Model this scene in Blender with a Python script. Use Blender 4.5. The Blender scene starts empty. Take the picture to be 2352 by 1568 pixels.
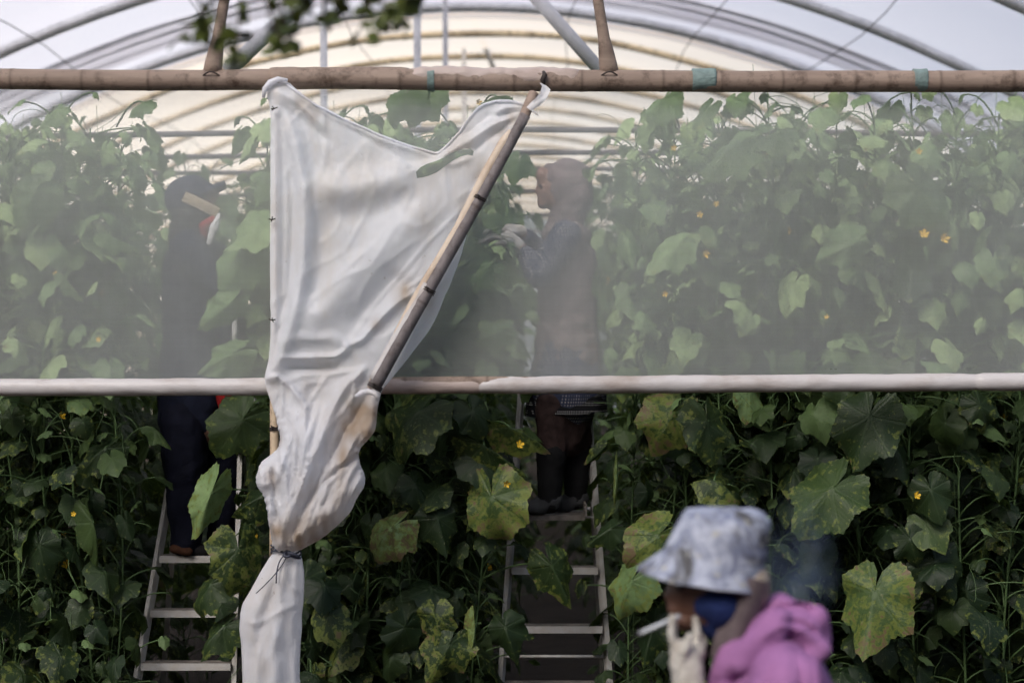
import bpy, math, random
import numpy as np
from mathutils import Vector, Matrix, Euler
from mathutils.geometry import delaunay_2d_cdt
from mathutils import noise as mn

random.seed(7); rng = np.random.default_rng(7)
R = math.radians
scene = bpy.context.scene
COL = scene.collection
FP = 4300.0; CX = 1176.0; CY = 784.0; CAMZ = 2.0     # the survey: pixels of a 2352 wide view -> metres

def P(px, py, d, y=None):
    """the point at distance d from the camera seen at (px, py)"""
    return Vector(((px-CX)/FP*d, d if y is None else y, CAMZ-(py-CY)/FP*d))

# ------------------------------------------------------------------ materials
def nodes(name):
    m = bpy.data.materials.new(name); m.use_nodes = True
    nt = m.node_tree; nt.nodes.clear()
    out = nt.nodes.new('ShaderNodeOutputMaterial')
    return m, nt, out
class N:
    def __init__(s, nt): s.nt = nt
    def __call__(s, typ, ins=None, **kw):
        n = s.nt.nodes.new(typ)
        for k, v in kw.items(): setattr(n, k, v)
        for k, v in (ins or {}).items():
            if isinstance(v, bpy.types.NodeSocket): s.nt.links.new(v, n.inputs[k])
            else: n.inputs[k].default_value = v
        return n
    def math(s, op, a, b=0.5, c=0.0, clamp=False):
        n = s.nt.nodes.new('ShaderNodeMath'); n.operation = op; n.use_clamp = clamp
        for i, v in enumerate((a, b, c)):
            if isinstance(v, bpy.types.NodeSocket): s.nt.links.new(v, n.inputs[i])
            else: n.inputs[i].default_value = v
        return n.outputs[0]
    def mix(s, f, a, b):
        n = s.nt.nodes.new('ShaderNodeMix'); n.data_type = 'RGBA'
        for i, v in ((0, f), (6, a), (7, b)):
            if isinstance(v, bpy.types.NodeSocket): s.nt.links.new(v, n.inputs[i])
            else: n.inputs[i].default_value = v
        return n.outputs[2]
    def ramp(s, f, stops, interp='LINEAR'):
        n = s.nt.nodes.new('ShaderNodeValToRGB'); cr = n.color_ramp; cr.interpolation = interp
        while len(cr.elements) < len(stops): cr.elements.new(0.5)
        for e, (p, c) in zip(cr.elements, stops):
            e.position = p; e.color = c if len(c) == 4 else (*c, 1)
        s.nt.links.new(f, n.inputs[0]); return n.outputs[0]
    def noise(s, vec, scale, detail=4, rough=.55, dist=0):
        n = s('ShaderNodeTexNoise', {'Vector': vec, 'Scale': scale, 'Detail': detail, 'Roughness': rough, 'Distortion': dist})
        return n.outputs[0]
    def maprange(s, v, a, b, c=0, d=1):
        n = s('ShaderNodeMapRange', {0: v, 1: a, 2: b, 3: c, 4: d}); return n.outputs[0]
def c4(c): return (*c, 1) if len(c) == 3 else c

def simple(name, col, rough=.6, var=.25, scale=12, metal=0, bump=.15, spec=.4, col2=None, coords='Object', stretch=(1,1,1)):
    m, nt, out = nodes(name); n = N(nt)
    tc = n('ShaderNodeTexCoord')
    mp = n('ShaderNodeMapping', {'Vector': tc.outputs[coords], 'Scale': stretch})
    nz = n.noise(mp.outputs[0], scale, 5)
    c2 = col2 or tuple(x*(1-var) for x in col)
    colr = n.mix(n.maprange(nz, .35, .65), c4(col), c4(c2))
    bp = n('ShaderNodeBump', {'Strength': bump, 'Distance': .01, 'Height': n.noise(mp.outputs[0], scale*4, 4)})
    b = n('ShaderNodeBsdfPrincipled', {'Base Color': colr, 'Roughness': rough, 'Metallic': metal, 'Specular IOR Level': spec, 'Normal': bp.outputs[0]})
    nt.links.new(b.outputs[0], out.inputs[0]); return m

def leaf_material():
    m, nt, out = nodes('leaf'); n = N(nt)
    a = n('ShaderNodeAttribute', attribute_name='lc')
    sep = n('ShaderNodeSeparateColor', {0: a.outputs['Color']})
    rnd, sick, rad = sep.outputs; ang = a.outputs['Alpha']
    geo = n('ShaderNodeTexCoord')
    pos = geo.outputs['Object']
    base = n.ramp(rnd, [(0, (.009,.023,.007)), (.35, (.027,.050,.013)), (.6, (.060,.102,.028)), (.8, (.20,.31,.125)), (1, (.33,.45,.19))])  # upper stops raised: roof light on high leaves put into the colour
    nz = n.noise(pos, 22, 5, .65)
    base = n.mix(n.maprange(nz, .3, .7, 0, .8), base, n.mix(.5, base, (.006,.018,.010,1)))
    # palmate veins: the polar angle runs 0..1 over the blade
    v = n.math('MULTIPLY', ang, 7.0); v = n.math('FRACT', v); v = n.math('SUBTRACT', v, .5); v = n.math('ABSOLUTE', v)
    v = n.math('MULTIPLY', v, rad)
    mid = n.maprange(v, .012, .035, 1, 0)
    # side veins: herringbone off the main ones
    s = n.math('ADD', n.math('MULTIPLY', rad, 9.0), n.math('MULTIPLY', v, -14.0)); s = n.math('FRACT', s)
    s = n.math('ABSOLUTE', n.math('SUBTRACT', s, .5)); side = n.maprange(s, .03, .12, .45, 0)
    vein = n.math('MAXIMUM', mid, side)
    # sickness: yellow, then dry brown, worst towards the margin
    n2 = n.noise(pos, 34, 6, .68, .4)
    n2 = n.math('ADD', n.math('MULTIPLY', n.math('SUBTRACT', n2, .5), 1.7), .5)
    n2 = n.math('ADD', n2, n.math('MULTIPLY', n.math('SUBTRACT', rad, .55), .30))
    n2 = n.math('ADD', n2, n.math('MULTIPLY', n.math('SUBTRACT', sick, .5), .46))
    yel = n.maprange(n2, .50, .63, 0, .85)
    n3 = n.math('ADD', n2, n.math('MULTIPLY', n.math('SUBTRACT', n.noise(pos, 9, 4, .6), .5), .6))
    brn = n.maprange(n3, .72, .82)
    spots = n.maprange(n.math('ADD', n.noise(pos, 75, 2, .5), n.math('MULTIPLY', sick, .08)), .70, .75)
    col = n.mix(n.math('MULTIPLY', vein, n.math('SUBTRACT', 1, yel)), base, n.mix(.11, base, (.13,.19,.09,1)))
    col = n.mix(n.math('MULTIPLY', yel, .9), col, (.165,.20,.040,1))
    col = n.mix(n.math('MULTIPLY', n.math('MULTIPLY', vein, yel), .75), col, (.07,.12,.03,1))
    col = n.mix(n.math('MULTIPLY', spots, .6), col, (.19,.20,.09,1))
    col = n.mix(n.math('MULTIPLY', brn, .9), col, (.15,.10,.06,1))
    bumpn = n.math('ADD', n.math('MULTIPLY', vein, -.7), n.noise(pos, 60, 4, .6))
    bp = n('ShaderNodeBump', {'Strength': .55, 'Distance': .004, 'Height': bumpn})
    b = n('ShaderNodeBsdfPrincipled', {'Base Color': col, 'Roughness': .50, 'Specular IOR Level': .36, 'Normal': bp.outputs[0]})
    tcol = n.mix(.4, col, (.13,.20,.03,1))
    t = n('ShaderNodeBsdfTranslucent', {'Color': tcol, 'Normal': bp.outputs[0]})
    mx = n('ShaderNodeMixShader', {0: .30, 1: b.outputs[0], 2: t.outputs[0]})
    nt.links.new(mx.outputs[0], out.inputs[0]); return m

def film_material(name, col, transp, trans, dirt=(.55,.48,.38), dirt_amt=.25, scale=3, rough=.35, bump=.25, zfade=None, streak=0, stretch=(1,1,1), bscale=5, distance=.02):
    """thin polythene: part clear, part milky (front) and milky (back)"""
    m, nt, out = nodes(name); n = N(nt)
    tc = n('ShaderNodeTexCoord'); pos = tc.outputs['Object']
    mp = n('ShaderNodeMapping', {'Vector': pos, 'Scale': stretch})
    nz = n.noise(mp.outputs[0], scale, 6, .62)
    colr = n.mix(n.maprange(nz, .48, .78, 0, dirt_amt*2), c4(col), c4(dirt))
    at = n('ShaderNodeAttribute', attribute_name='node')
    if name == 'curtain':
        pass
    if name == 'curtain':
        colr = n.mix(n.math('MULTIPLY', at.outputs['Fac'], .85), colr, (.36,.25,.15,1))
        sp2 = n.noise(pos, 45, 3, .6); colr = n.mix(n.maprange(sp2, .70, .76, 0, .5), colr, (.25,.20,.15,1))
    bp = n('ShaderNodeBump', {'Strength': bump, 'Distance': distance, 'Height': n.noise(mp.outputs[0], bscale, 5, .55, .5)})
    if name == 'curtain':      # crackled creases of handled polythene
        wv = n('ShaderNodeMapping', {'Vector': n.mix(.06, pos, n('ShaderNodeTexNoise', {'Vector': pos, 'Scale': 6.0}).outputs[1]), 'Scale': (1.3, 1, .8)})
        vo = n('ShaderNodeTexVoronoi', {'Vector': wv.outputs[0], 'Scale': 9.0}, feature='DISTANCE_TO_EDGE')
        bp = n('ShaderNodeBump', {'Strength': .10, 'Distance': .012, 'Height': n.maprange(vo.outputs[0], 0, .16), 'Normal': bp.outputs[0]})
    df = n('ShaderNodeBsdfPrincipled', {'Base Color': colr, 'Roughness': rough, 'Specular IOR Level': .35, 'Normal': bp.outputs[0]})
    tr = n('ShaderNodeBsdfTranslucent', {'Color': colr, 'Normal': bp.outputs[0]})
    milk = n('ShaderNodeMixShader', {0: trans, 1: df.outputs[0], 2: tr.outputs[0]})
    clear = n('ShaderNodeBsdfTransparent', {'Color': (.97,.97,.97,1)})
    f = transp
    if zfade:
        sp = n('ShaderNodeSeparateXYZ', {0: pos})
        z = n.maprange(sp.outputs[2], zfade[0], zfade[1], 0, 1)
        f = n.math('ADD', n.math('MULTIPLY', z, zfade[2]), transp)
        st = n('ShaderNodeMapping', {'Vector': pos, 'Scale': (11, 1, 1.3)})
        sn = n.noise(st.outputs[0], 1.6, 4, .65)
        f = n.math('ADD', f, n.math('MULTIPLY', n.math('SUBTRACT', sn, .5), n.math('ADD', .045, n.math('MULTIPLY', z, -streak))))
        hs = n('ShaderNodeMapping', {'Vector': pos, 'Scale': (.6, 1, 60)})
        f = n.math('ADD', f, n.math('MULTIPLY', n.math('SUBTRACT', n.noise(hs.outputs[0], 1.3, 3, .7), .5), .035))
        f = n.math('ADD', f, n.math('MULTIPLY', n.math('SUBTRACT', n.noise(pos, 2.1, 5, .6), .5), -.18), clamp=True)
    mx = n('ShaderNodeMixShader', {0: f, 1: milk.outputs[0], 2: clear.outputs[0]})
    nt.links.new(mx.outputs[0], out.inputs[0]); return m

def bamboo_material(name, c1, c2, dark=(.05,.03,.02), axis=0):
    m, nt, out = nodes(name); n = N(nt)
    tc = n('ShaderNodeTexCoord'); pos = tc.outputs['Object']
    sc = [1,1,1]; sc = [9,9,9]; sc[axis] = 1.2
    mp = n('ShaderNodeMapping', {'Vector': pos, 'Scale': sc})
    nz = n.noise(mp.outputs[0], 2.2, 6, .65)
    fine = n.noise(pos, 16, 6, .7)
    col = n.mix(n.maprange(nz, .3, .7), c4(c1), c4(c2))
    col = n.mix(n.maprange(fine, .50, .72, 0, .9), col, c4(dark))
    at = n('ShaderNodeAttribute', attribute_name='node')
    col = n.mix(n.math('MULTIPLY', at.outputs['Fac'], .5), col, c4(dark))
    bp = n('ShaderNodeBump', {'Strength': .4, 'Distance': .006, 'Height': n.math('ADD', nz, fine)})
    b = n('ShaderNodeBsdfPrincipled', {'Base Color': col, 'Roughness': .62, 'Specular IOR Level': .3, 'Normal': bp.outputs[0]})
    nt.links.new(b.outputs[0], out.inputs[0]); return m

M = {}
M['leaf'] = leaf_material()
M['stem'] = simple('stem', (.075,.135,.045), .6, .4, 9)
M['petal'] = simple('petal', (.60,.38,.02), .6, .25, 40)
M['roof_near'] = film_material('roof_near', (.80,.785,.80), .08, .84, dirt=(.74,.71,.74), dirt_amt=.35, scale=.7, bscale=2.2, bump=.2, stretch=(1,.4,1))
M['roof_far'] = film_material('roof_far', (.96,.84,.67), .16, .92, dirt=(.86,.74,.58), dirt_amt=.3, scale=.7, bscale=2.2, bump=.2)  # warm glow of the far tunnel put into the film colour
M['screen'] = film_material('screen', (.93,.98,.99), .71, .50, dirt=(.66,.68,.64), dirt_amt=.3, scale=1.1, zfade=(2.50,3.0,.20), streak=-.75, bump=.08, bscale=3)
M['curtain'] = film_material('curtain', (.82,.835,.885), .10, .45, dirt=(.68,.58,.46), dirt_amt=.34, scale=3.0, rough=.45, bump=.30, bscale=9, stretch=(1.3,1,.6), distance=.012)
M['wrap'] = film_material('wrap', (.52,.50,.50), .0, .15, dirt=(.30,.24,.20), dirt_amt=.45, scale=7, rough=.4, bump=.5, bscale=14, distance=.01, stretch=(.5,1,1))
M['wrap_dirty'] = film_material('wrap_dirty', (.40,.33,.30), .0, .1, dirt=(.20,.14,.11), dirt_amt=.45, scale=9, rough=.5, bump=.6, bscale=18, distance=.01, stretch=(.5,1,1))
M['wrap_tan'] = film_material('wrap_tan', (.62,.52,.42), .0, .2, dirt=(.36,.24,.15), dirt_amt=.45, scale=6, rough=.5, bump=.5, bscale=14, distance=.01)
M['bamboo'] = bamboo_material('bamboo', (.27,.205,.165), (.17,.125,.10))
M['bamboo_v'] = bamboo_material('bamboo_v', (.52,.42,.30), (.36,.27,.18), axis=2)
M['bamboo_arch'] = bamboo_material('bamboo_arch', (.84,.73,.55), (.70,.60,.44))
M['pole_grey'] = bamboo_material('pole_grey', (.21,.185,.185), (.10,.088,.09), axis=2)
M['steel'] = simple('steel', (.74,.74,.76), .45, .25, 8, .35, .05)
M['white_pipe'] = simple('white_pipe', (.62,.62,.66), .35, .2, 5, 0, .05)
M['alu'] = simple('alu', (.45,.45,.45), .45, .5, 30, .15, .25, col2=(.40,.38,.35))
M['tread'] = simple('tread', (.17,.15,.135), .7, .5, 25, .1, .3)
M['wire'] = simple('wire', (.05,.045,.045), .6)
M['tie'] = simple('tie', (.03,.022,.02), .7)
M['tie_blue'] = simple('tie_blue', (.045,.05,.075), .6)
M['tape'] = simple('tape', (.17,.24,.23), .5, .35, 30, 0, .6)
M['bark'] = simple('bark', (.09,.07,.05), .9, .4, 14, 0, .6)
M['tree_leaf'] = simple('tree_leaf', (.10,.13,.022), .5, .5, 20)
M['soil'] = simple('soil', (.016,.010,.008), .95, .45, 2.5, 0, .8)
M['ground'] = simple('ground', (.07,.05,.04), .95, .4, .6, 0, .6)

def setlabel(o, label=None, cat=None, group=None, kind=None):
    if label: o['label'] = label
    if cat: o['category'] = cat
    if group: o['group'] = group
    if kind: o['kind'] = kind
    return o
def empty(name, loc, label=None, cat=None, group=None):
    o = bpy.data.objects.new(name, None); o.empty_display_size = .1; COL.objects.link(o); o.location = loc
    return setlabel(o, label, cat, group)

class MB:
    def __init__(s): s.v = []; s.f = []; s.a = {}; s.n = 0
    def add(s, verts, faces, **attrs):
        verts = np.asarray(verts, dtype=float).reshape(-1, 3)
        k = s.n; s.v.append(verts); s.n += len(verts)
        s.f.extend([tuple(int(i)+k for i in f) for f in faces])
        for key, val in attrs.items(): s.a.setdefault(key, []).append((k, np.asarray(val, dtype=float)))
    def build(s, name, mat, parent=None, smooth=True, **kw):
        v = np.concatenate(s.v) if s.v else np.zeros((0, 3))
        loc = Vector(parent.location) if parent is not None else Vector(kw.pop('loc', (0, 0, 0)))
        kw.pop('loc', None)
        v = v - np.array(loc)
        me = bpy.data.meshes.new(name); me.from_pydata(v.tolist(), [], s.f)
        for key, parts in s.a.items():
            dim = 1 if parts[0][1].ndim == 1 else 4
            if dim == 4:
                arr = np.zeros((s.n, 4)); at = me.attributes.new(key, 'FLOAT_COLOR', 'POINT')
                for k, val in parts: arr[k:k+len(val)] = val
                at.data.foreach_set('color', arr.ravel())
            else:
                arr = np.zeros(s.n); at = me.attributes.new(key, 'FLOAT', 'POINT')
                for k, val in parts: arr[k:k+len(val)] = val
                at.data.foreach_set('value', arr)
        if mat is not None: me.materials.append(mat)
        if smooth: me.polygons.foreach_set('use_smooth', [True]*len(me.polygons))
        me.update()
        o = bpy.data.objects.new(name, me); COL.objects.link(o)
        if parent is not None: o.parent = parent
        else: o.location = loc
        return setlabel(o, **kw)

def frames(pts):
    pts = [Vector(p) for p in pts]; out = []
    prev = None
    for i in range(len(pts)):
        t = (pts[min(i+1, len(pts)-1)] - pts[max(i-1, 0)]).normalized()
        if prev is None:
            a = Vector((0, 0, 1)) if abs(t.z) < .9 else Vector((0, 1, 0))
            u = t.cross(a).normalized()
        else:
            u = (prev - t*prev.dot(t)).normalized()
        prev = u; out.append((pts[i], u, t.cross(u)))
    return out
def tube(mb, pts, rad, seg=8, caps=True, node=None, flat=1.0):
    fr = frames(pts); n = len(fr); vs = []; at = []
    for i, (p, u, w) in enumerate(fr):
        r = rad[i] if hasattr(rad, '__len__') else rad
        for k in range(seg):
            a = 2*math.pi*k/seg
            vs.append(p + u*(math.cos(a)*r) + w*(math.sin(a)*r*flat)); at.append(node[i] if node is not None else 0)
    fs = [(i*seg+k, i*seg+(k+1) % seg, (i+1)*seg+(k+1) % seg, (i+1)*seg+k) for i in range(n-1) for k in range(seg)]
    if caps: fs += [tuple(range(seg-1, -1, -1)), tuple((n-1)*seg+k for k in range(seg))]
    if node is not None: mb.add(vs, fs, node=np.array(at))
    else: mb.add(vs, fs)
def box(mb, c, s, rot=None):
    c = Vector(c); vs = []
    for x in (-.5, .5):
        for y in (-.5, .5):
            for z in (-.5, .5):
                v = Vector((x*s[0], y*s[1], z*s[2]))
                if rot is not None: v = rot @ v
                vs.append(c+v)
    mb.add(vs, [(0,1,3,2), (4,6,7,5), (0,4,5,1), (2,3,7,6), (0,2,6,4), (1,5,7,3)])
def lerp(a, b, t): return a+(b-a)*t
def bez(p0, p1, p2, n=8):
    return [p0*(1-t)**2 + p1*2*t*(1-t) + p2*t*t for t in [i/(n-1) for i in range(n)]]
def bamboo(mb, a, b, r0, r1, spacing=.3, seg=16, wob=.004, bend=None):
    """a cane with swollen rings at its joints and a slight bend between them"""
    a = Vector(a); b = Vector(b); L = (b-a).length; pts = []; rad = []; nd = []
    ts = []; pos = random.uniform(.1, spacing)
    while pos < L-.02:
        ts.append(pos); pos += spacing*random.uniform(.8, 1.25)
    samples = sorted(set([0, L] + [L*i/24 for i in range(25)] + [t+o for t in ts for o in (-.014, -.007, -.002, .002, .007, .014) if 0 < t+o < L]))
    ph = random.uniform(0, 9)
    for s in samples:
        t = s/L; p = a.lerp(b, t)
        w = Vector((mn.noise(Vector((s*1.3, ph, 0))), mn.noise(Vector((s*1.3, ph, 5))), mn.noise(Vector((s*1.3, ph, 9)))))*wob*2
        if bend: w = w + bend*math.sin(math.pi*t)
        pts.append(p+w); r = lerp(r0, r1, t); k = min([abs(s-q) for q in ts] or [1])
        rr = r*(1+.05*math.exp(-(k/.008)**2)-.03*math.exp(-((k-.0)/.003)**2)); rad.append(rr*(1+.03*mn.noise(Vector((s*4, ph, 2)))))
        nd.append(math.exp(-(k/.006)**2))
    tube(mb, pts, rad, seg, node=nd)

# ------------------------------------------------------------------ ground
def grid(name, x0, x1, y0, y1, n, z, mat, amp=0, **kw):
    xs = np.linspace(x0, x1, n); ys = np.linspace(y0, y1, n); vs = []
    for y in ys:
        for x in xs: vs.append((x, y, z + amp*mn.noise(Vector((x*.9, y*.9, 0)))))
    fs = [(j*n+i, j*n+i+1, (j+1)*n+i+1, (j+1)*n+i) for j in range(n-1) for i in range(n-1)]
    mb = MB(); mb.add(vs, fs); return mb.build(name, mat, **kw)
grid('ground', -300, 300, -300, 300, 30, -.06, M['ground'], 0, kind='structure')
grid('soil_floor', -5.9, 5.9, 7.5, 44, 70, .03, M['soil'], .08, kind='structure')

# ------------------------------------------------------------------ the polytunnel
XC = -.35; HTOP = 3.0; CK = .063
def roof_pt(x, y, off=0.0, sag=0.0):
    return Vector((XC+x, y, CAMZ + HTOP + off - sag - CK*x*x))
Y0, Y1, YM = 7.46, 44.0, 17.4
HW = 6.2
house = empty('polytunnel', (XC, Y0, 0), 'long arched greenhouse roofed in milky plastic film over pipe and bamboo hoops', 'greenhouse')
arch_y = [7.5, 9.0, 10.5, 12.1, 14.3, 16.8, 18.2, 19.7, 21.1, 22.6, 24.0, 25.5, 27.0, 28.5, 30.0, 31.5, 33.0, 34.5, 36.0, 38.0, 40.0, 42.0, 43.9]
def roof_sheet(y0, y1, name, mat, label):
    ys = list(np.arange(y0, y1, .3)) + [y1]; xs = np.linspace(-HW, HW, 49); mb = MB(); vs = []
    for y in ys:
        lo = max([a for a in arch_y if a <= y+.001] or [y0]); hi = min([a for a in arch_y if a > y] or [y1+1])
        t = (y-lo)/max(hi-lo, .1); sag = .05*math.sin(math.pi*min(1, t))
        for x in xs: vs.append(roof_pt(x, y, .05, sag + .02*mn.noise(Vector((x*1.2, y*1.7, 3)))))
    n = len(xs)
    fs = [(j*n+i, j*n+i+1, (j+1)*n+i+1, (j+1)*n+i) for j in range(len(ys)-1) for i in range(n-1)]
    mb.add(vs, fs); o = mb.build(name, mat, house); o['label'] = label
roof_sheet(Y0, YM, 'roof_film', M['roof_near'], 'bluish white film over the near hoops')
roof_sheet(YM-.25, Y1, 'roof_film', M['roof_far'], 'film over the far hoops, tinted with the distant warm glow')
for s, nm in ((-1, 'left'), (1, 'right')):
    mb = MB(); vs = []; ys = np.arange(Y0, Y1+.1, .5); ztop = roof_pt(HW, 0).z
    for y in ys:
        for k in range(6): vs.append(Vector((XC+s*(HW+.02+.03*mn.noise(Vector((y, k*.7, s)))), y, ztop*(1-k/5))))
    mb.add(vs, [(j*6+i, j*6+i+1, (j+1)*6+i+1, (j+1)*6+i) for j in range(len(ys)-1) for i in range(5)])
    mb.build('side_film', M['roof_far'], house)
mb = MB(); vs = []; xs = np.linspace(-HW, HW, 30)
for x in xs:
    for k in range(8): vs.append(Vector((XC+x, Y1, roof_pt(x, 0).z*(1-k/7))))
mb.add(vs, [(j*8+i, j*8+i+1, (j+1)*8+i+1, (j+1)*8+i) for j in range(29) for i in range(7)])
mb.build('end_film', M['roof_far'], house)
for i, y in enumerate(arch_y):
    mb = MB(); xs = np.linspace(-HW, HW, 41)
    pts = [Vector((XC-HW, y, 0))] + [roof_pt(x, y) for x in xs] + [Vector((XC+HW, y, 0))]
    if y > 17:
        pts = [p + Vector((0, 0, .025*mn.noise(Vector((p.x*.8, y, 0))))) for p in pts]
        nd = [math.exp(-((k % 4)-1)**2*3) for k in range(len(pts))]
        tube(mb, pts, .034, 10, node=nd); mb.build('hoop', M['bamboo_arch'], house)['label'] = 'golden bamboo hoop'
    else:
        tube(mb, pts, .044, 12); mb.build('hoop', M['steel'], house)['label'] = 'grey pipe hoop'
# the overlap of two film lengths: rolled white edges with a glossy band between them
for y, r in ((15.35, .022), (15.62, .028), (15.95, .02)):
    mb = MB(); tube(mb, [roof_pt(x, y, -.01) for x in np.linspace(-HW, HW, 41)], r, 8); mb.build('film_hem', M['white_pipe'], house)
mb = MB(); vs = []; xs = np.linspace(-HW, HW, 41)
for x in xs:
    for k, y in enumerate((15.3, 15.5, 15.8, 16.1)): vs.append(roof_pt(x, y, -.015-.04*math.sin(k*1.3+x*.7)**2))
mb.add(vs, [(j*4+i, j*4+i+1, (j+1)*4+i+1, (j+1)*4+i) for j in range(40) for i in range(3)])
mb.build('film_overlap', M['roof_near'], house)
for x in (-4.4, -3.3, -2.2, -1.1, .9, 2.0, 3.0, 4.0, 5.0):
    mb = MB(); tube(mb, [roof_pt(x+.05*math.sin(y), y, -.055) for y in np.arange(Y0, 30, 1.0)], .0045, 5); mb.build('roof_wire', M['wire'], house)
for px, d, r in ((745, 12.0, .023), (960, 12.8, .025), (1025, 16.2, .023), (1068, 19.2, .022), (1100, 27.0, .024), (1122, 33, .024)):
    x = (px-CX)/FP*d; zt = roof_pt(x-XC, d).z
    mb = MB(); tube(mb, [(x, d, 0), (x, d, zt*.5), (x-.006*d*.1, d, zt)], r, 10); mb.build('post', M['steel'] if d < 26 else M['bamboo_v'], house)
def strut(a, b, r, mat, label=None, name='brace'):
    mb = MB(); tube(mb, [a, Vector(a).lerp(Vector(b), .5), b], r, 10); o = mb.build(name, mat, house)
    if label: o['label'] = label
strut(P(1225, -12, 9.6), P(1385, 170, 9.6), .036, M['white_pipe'])
strut(P(720, -20, 9.6), P(520, 165, 9.6), .040, M['white_pipe'])
strut(P(1062, -20, 19.3), P(1135, 160, 19.3), .024, M['steel'])

# ------------------------------------------------------------------ beams, film screen
YB = 7.40
def dense_bamboo(name, px0, py0, px1, py1, d, r0, r1, mat, label, cat, **k):
    a = P(px0, py0, d); b = P(px1, py1, d); mb = MB(); bamboo(mb, a, b, r0, r1, **k)
    return mb.build(name, mat, loc=a.lerp(b, .5), label=label, cat=cat)
def sleeve(parent, px0, px1, py0, py1, d, r, mat, name, amp=.004, seg=20, n=60, label=None, taper=9):
    mb = MB(); pts = []; vs = []; fs = []
    ph = random.random()*9
    for i in range(n):
        t = i/(n-1); c = P(lerp(px0, px1, t), lerp(py0, py1, t), d); ed = min(t, 1-t)*abs(px1-px0); tp_ = -.006*math.exp(-ed/taper) if taper else 0
        for k in range(seg):
            a = 2*math.pi*k/seg
            rr = r + tp_ + amp*mn.noise(Vector((c.x*9, math.cos(a)*1.2+ph, math.sin(a)*1.2))) + amp*.6*mn.noise(Vector((c.x*30, a, ph)))
            vs.append(c + Vector((0, math.cos(a)*rr, math.sin(a)*rr)))
    fs = [(i*seg+k, i*seg+(k+1) % seg, (i+1)*seg+(k+1) % seg, (i+1)*seg+k) for i in range(n-1) for k in range(seg)]
    fs += [tuple(range(seg-1, -1, -1)), tuple((n-1)*seg+k for k in range(seg))]
    mb.add(vs, fs); o = mb.build(name, mat, parent)
    if label: o['label'] = label
    return o
beam = dense_bamboo('bamboo_beam', -500, 181, 2850, 188, YB, .040, .044, M['bamboo'],
    'thick horizontal bamboo beam across the top of the film, patched with teal tape', 'beam', spacing=.27, seg=20)
sleeve(beam, 620, 940, 179, 178, YB, .0415, M['bamboo'], 'splint', .004, label='second cane lashed along the beam')
sleeve(beam, 945, 1330, 179, 180, YB, .0425, M['wrap_dirty'], 'film_wrap', .008, label='pale film wound round the middle of the beam')
for px, w, nm in ((1616, 27, 1), (2112, 15, 1), (990, 8, 1)):
    sleeve(beam, px-w, px+w, 184, 184, YB, .0465 if nm else .0445, M['tape'], 'tape_band', .004, n=10, taper=0)
mb = MB(); bp_ = P(1248, 178, YB-.047)
tube(mb, [bp_+Vector((.0, .0, .022)), bp_+Vector((.006, -.012, .008)), bp_+Vector((-.004, -.01, -.012)), bp_+Vector((.006, -.006, -.04))], [.006, .011, .010, .004], 8)
mb.build('wire_knot', M['tie'], beam)
rail = dense_bamboo('bamboo_rail', -500, 889, 2850, 876, YB, .0285, .0285, M['bamboo'],
    'lower horizontal bamboo rail with the film rolled round both ends', 'rail', spacing=.33, seg=18)
sleeve(rail, -500, 640, 890.5, 888, YB, .0345, M['wrap'], 'rolled_film', .0025, n=60, label='pale rolled film on the near left length')
sleeve(rail, 640, 1110, 886, 885, YB, .0325, M['wrap_dirty'], 'rolled_film', .002, n=40, label='brown stained film on the middle length')
sleeve(rail, 1100, 2248, 885, 877, YB, .0350, M['wrap'], 'rolled_film', .0025, n=110, taper=30, label='pale rolled film right of the curtain')
sleeve(rail, 2236, 2850, 877, 873, YB, .0356, M['wrap'], 'rolled_film', .003, n=30, label='last length of rolled film')
# screen film
mb = MB(); xs = np.linspace(P(-500, 0, YB).x, P(2850, 0, YB).x, 110); zs = np.linspace(P(0, 184, YB).z, P(0, 884, YB).z, 34); vs = []
for z in zs:
    for x in xs:
        e = math.sin(math.pi*(z-zs[-1])/(zs[0]-zs[-1]))
        vs.append((x, YB+.045+e*(.02*mn.noise(Vector((x*1.1, z*.6, 1)))+.006*mn.noise(Vector((x*6, z*1.2, 4)))), z))
n_ = len(xs); mb.add(vs, [(j*n_+i, j*n_+i+1, (j+1)*n_+i+1, (j+1)*n_+i) for j in range(len(zs)-1) for i in range(n_-1)])
mb.build('film_screen', M['screen'], loc=P(1176, 530, YB), label='wide hazy see-through plastic film stretched between bamboo beam and rail', cat='plastic screen')
# canes above the beam
for (x0, y0, x1, y1, r0, r1, lab) in ((525, -60, 486, 176, .021, .036, 'slanting bamboo strut meeting the beam near the hanging tree leaves'),
                              (1364, -60, 1401, 176, .021, .036, 'slanting bamboo strut meeting the beam right of the white ribbon')):
    mb = MB(); a = P(x1, y1, YB+.0); b = P(x0, y0, YB-.03)
    d1 = (b-a)
    tube(mb, [a+d1*t for t in (0, .12, .24, .36, .55, .75, 1, 1.6)], [r1*1.05, r1, r1*.86, r1*.66, r0*1.02, r0, r0*.95, r0*.9], 14, node=[0, .1, .8, .1, 0, 0, .3, 0], flat=.8)
    g = mb.build('bamboo_strut', M['bamboo'], loc=a, label=lab, cat='bamboo strut')
    mb = MB(); tube(mb, [a+d1*.06+Vector((math.cos(t)*.045, math.sin(t)*.05, .008*math.sin(3*t)-.02)) for t in np.linspace(0, 6.2, 20)], .003, 6); mb.build('wire_lashing', M['tie'], g)

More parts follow.
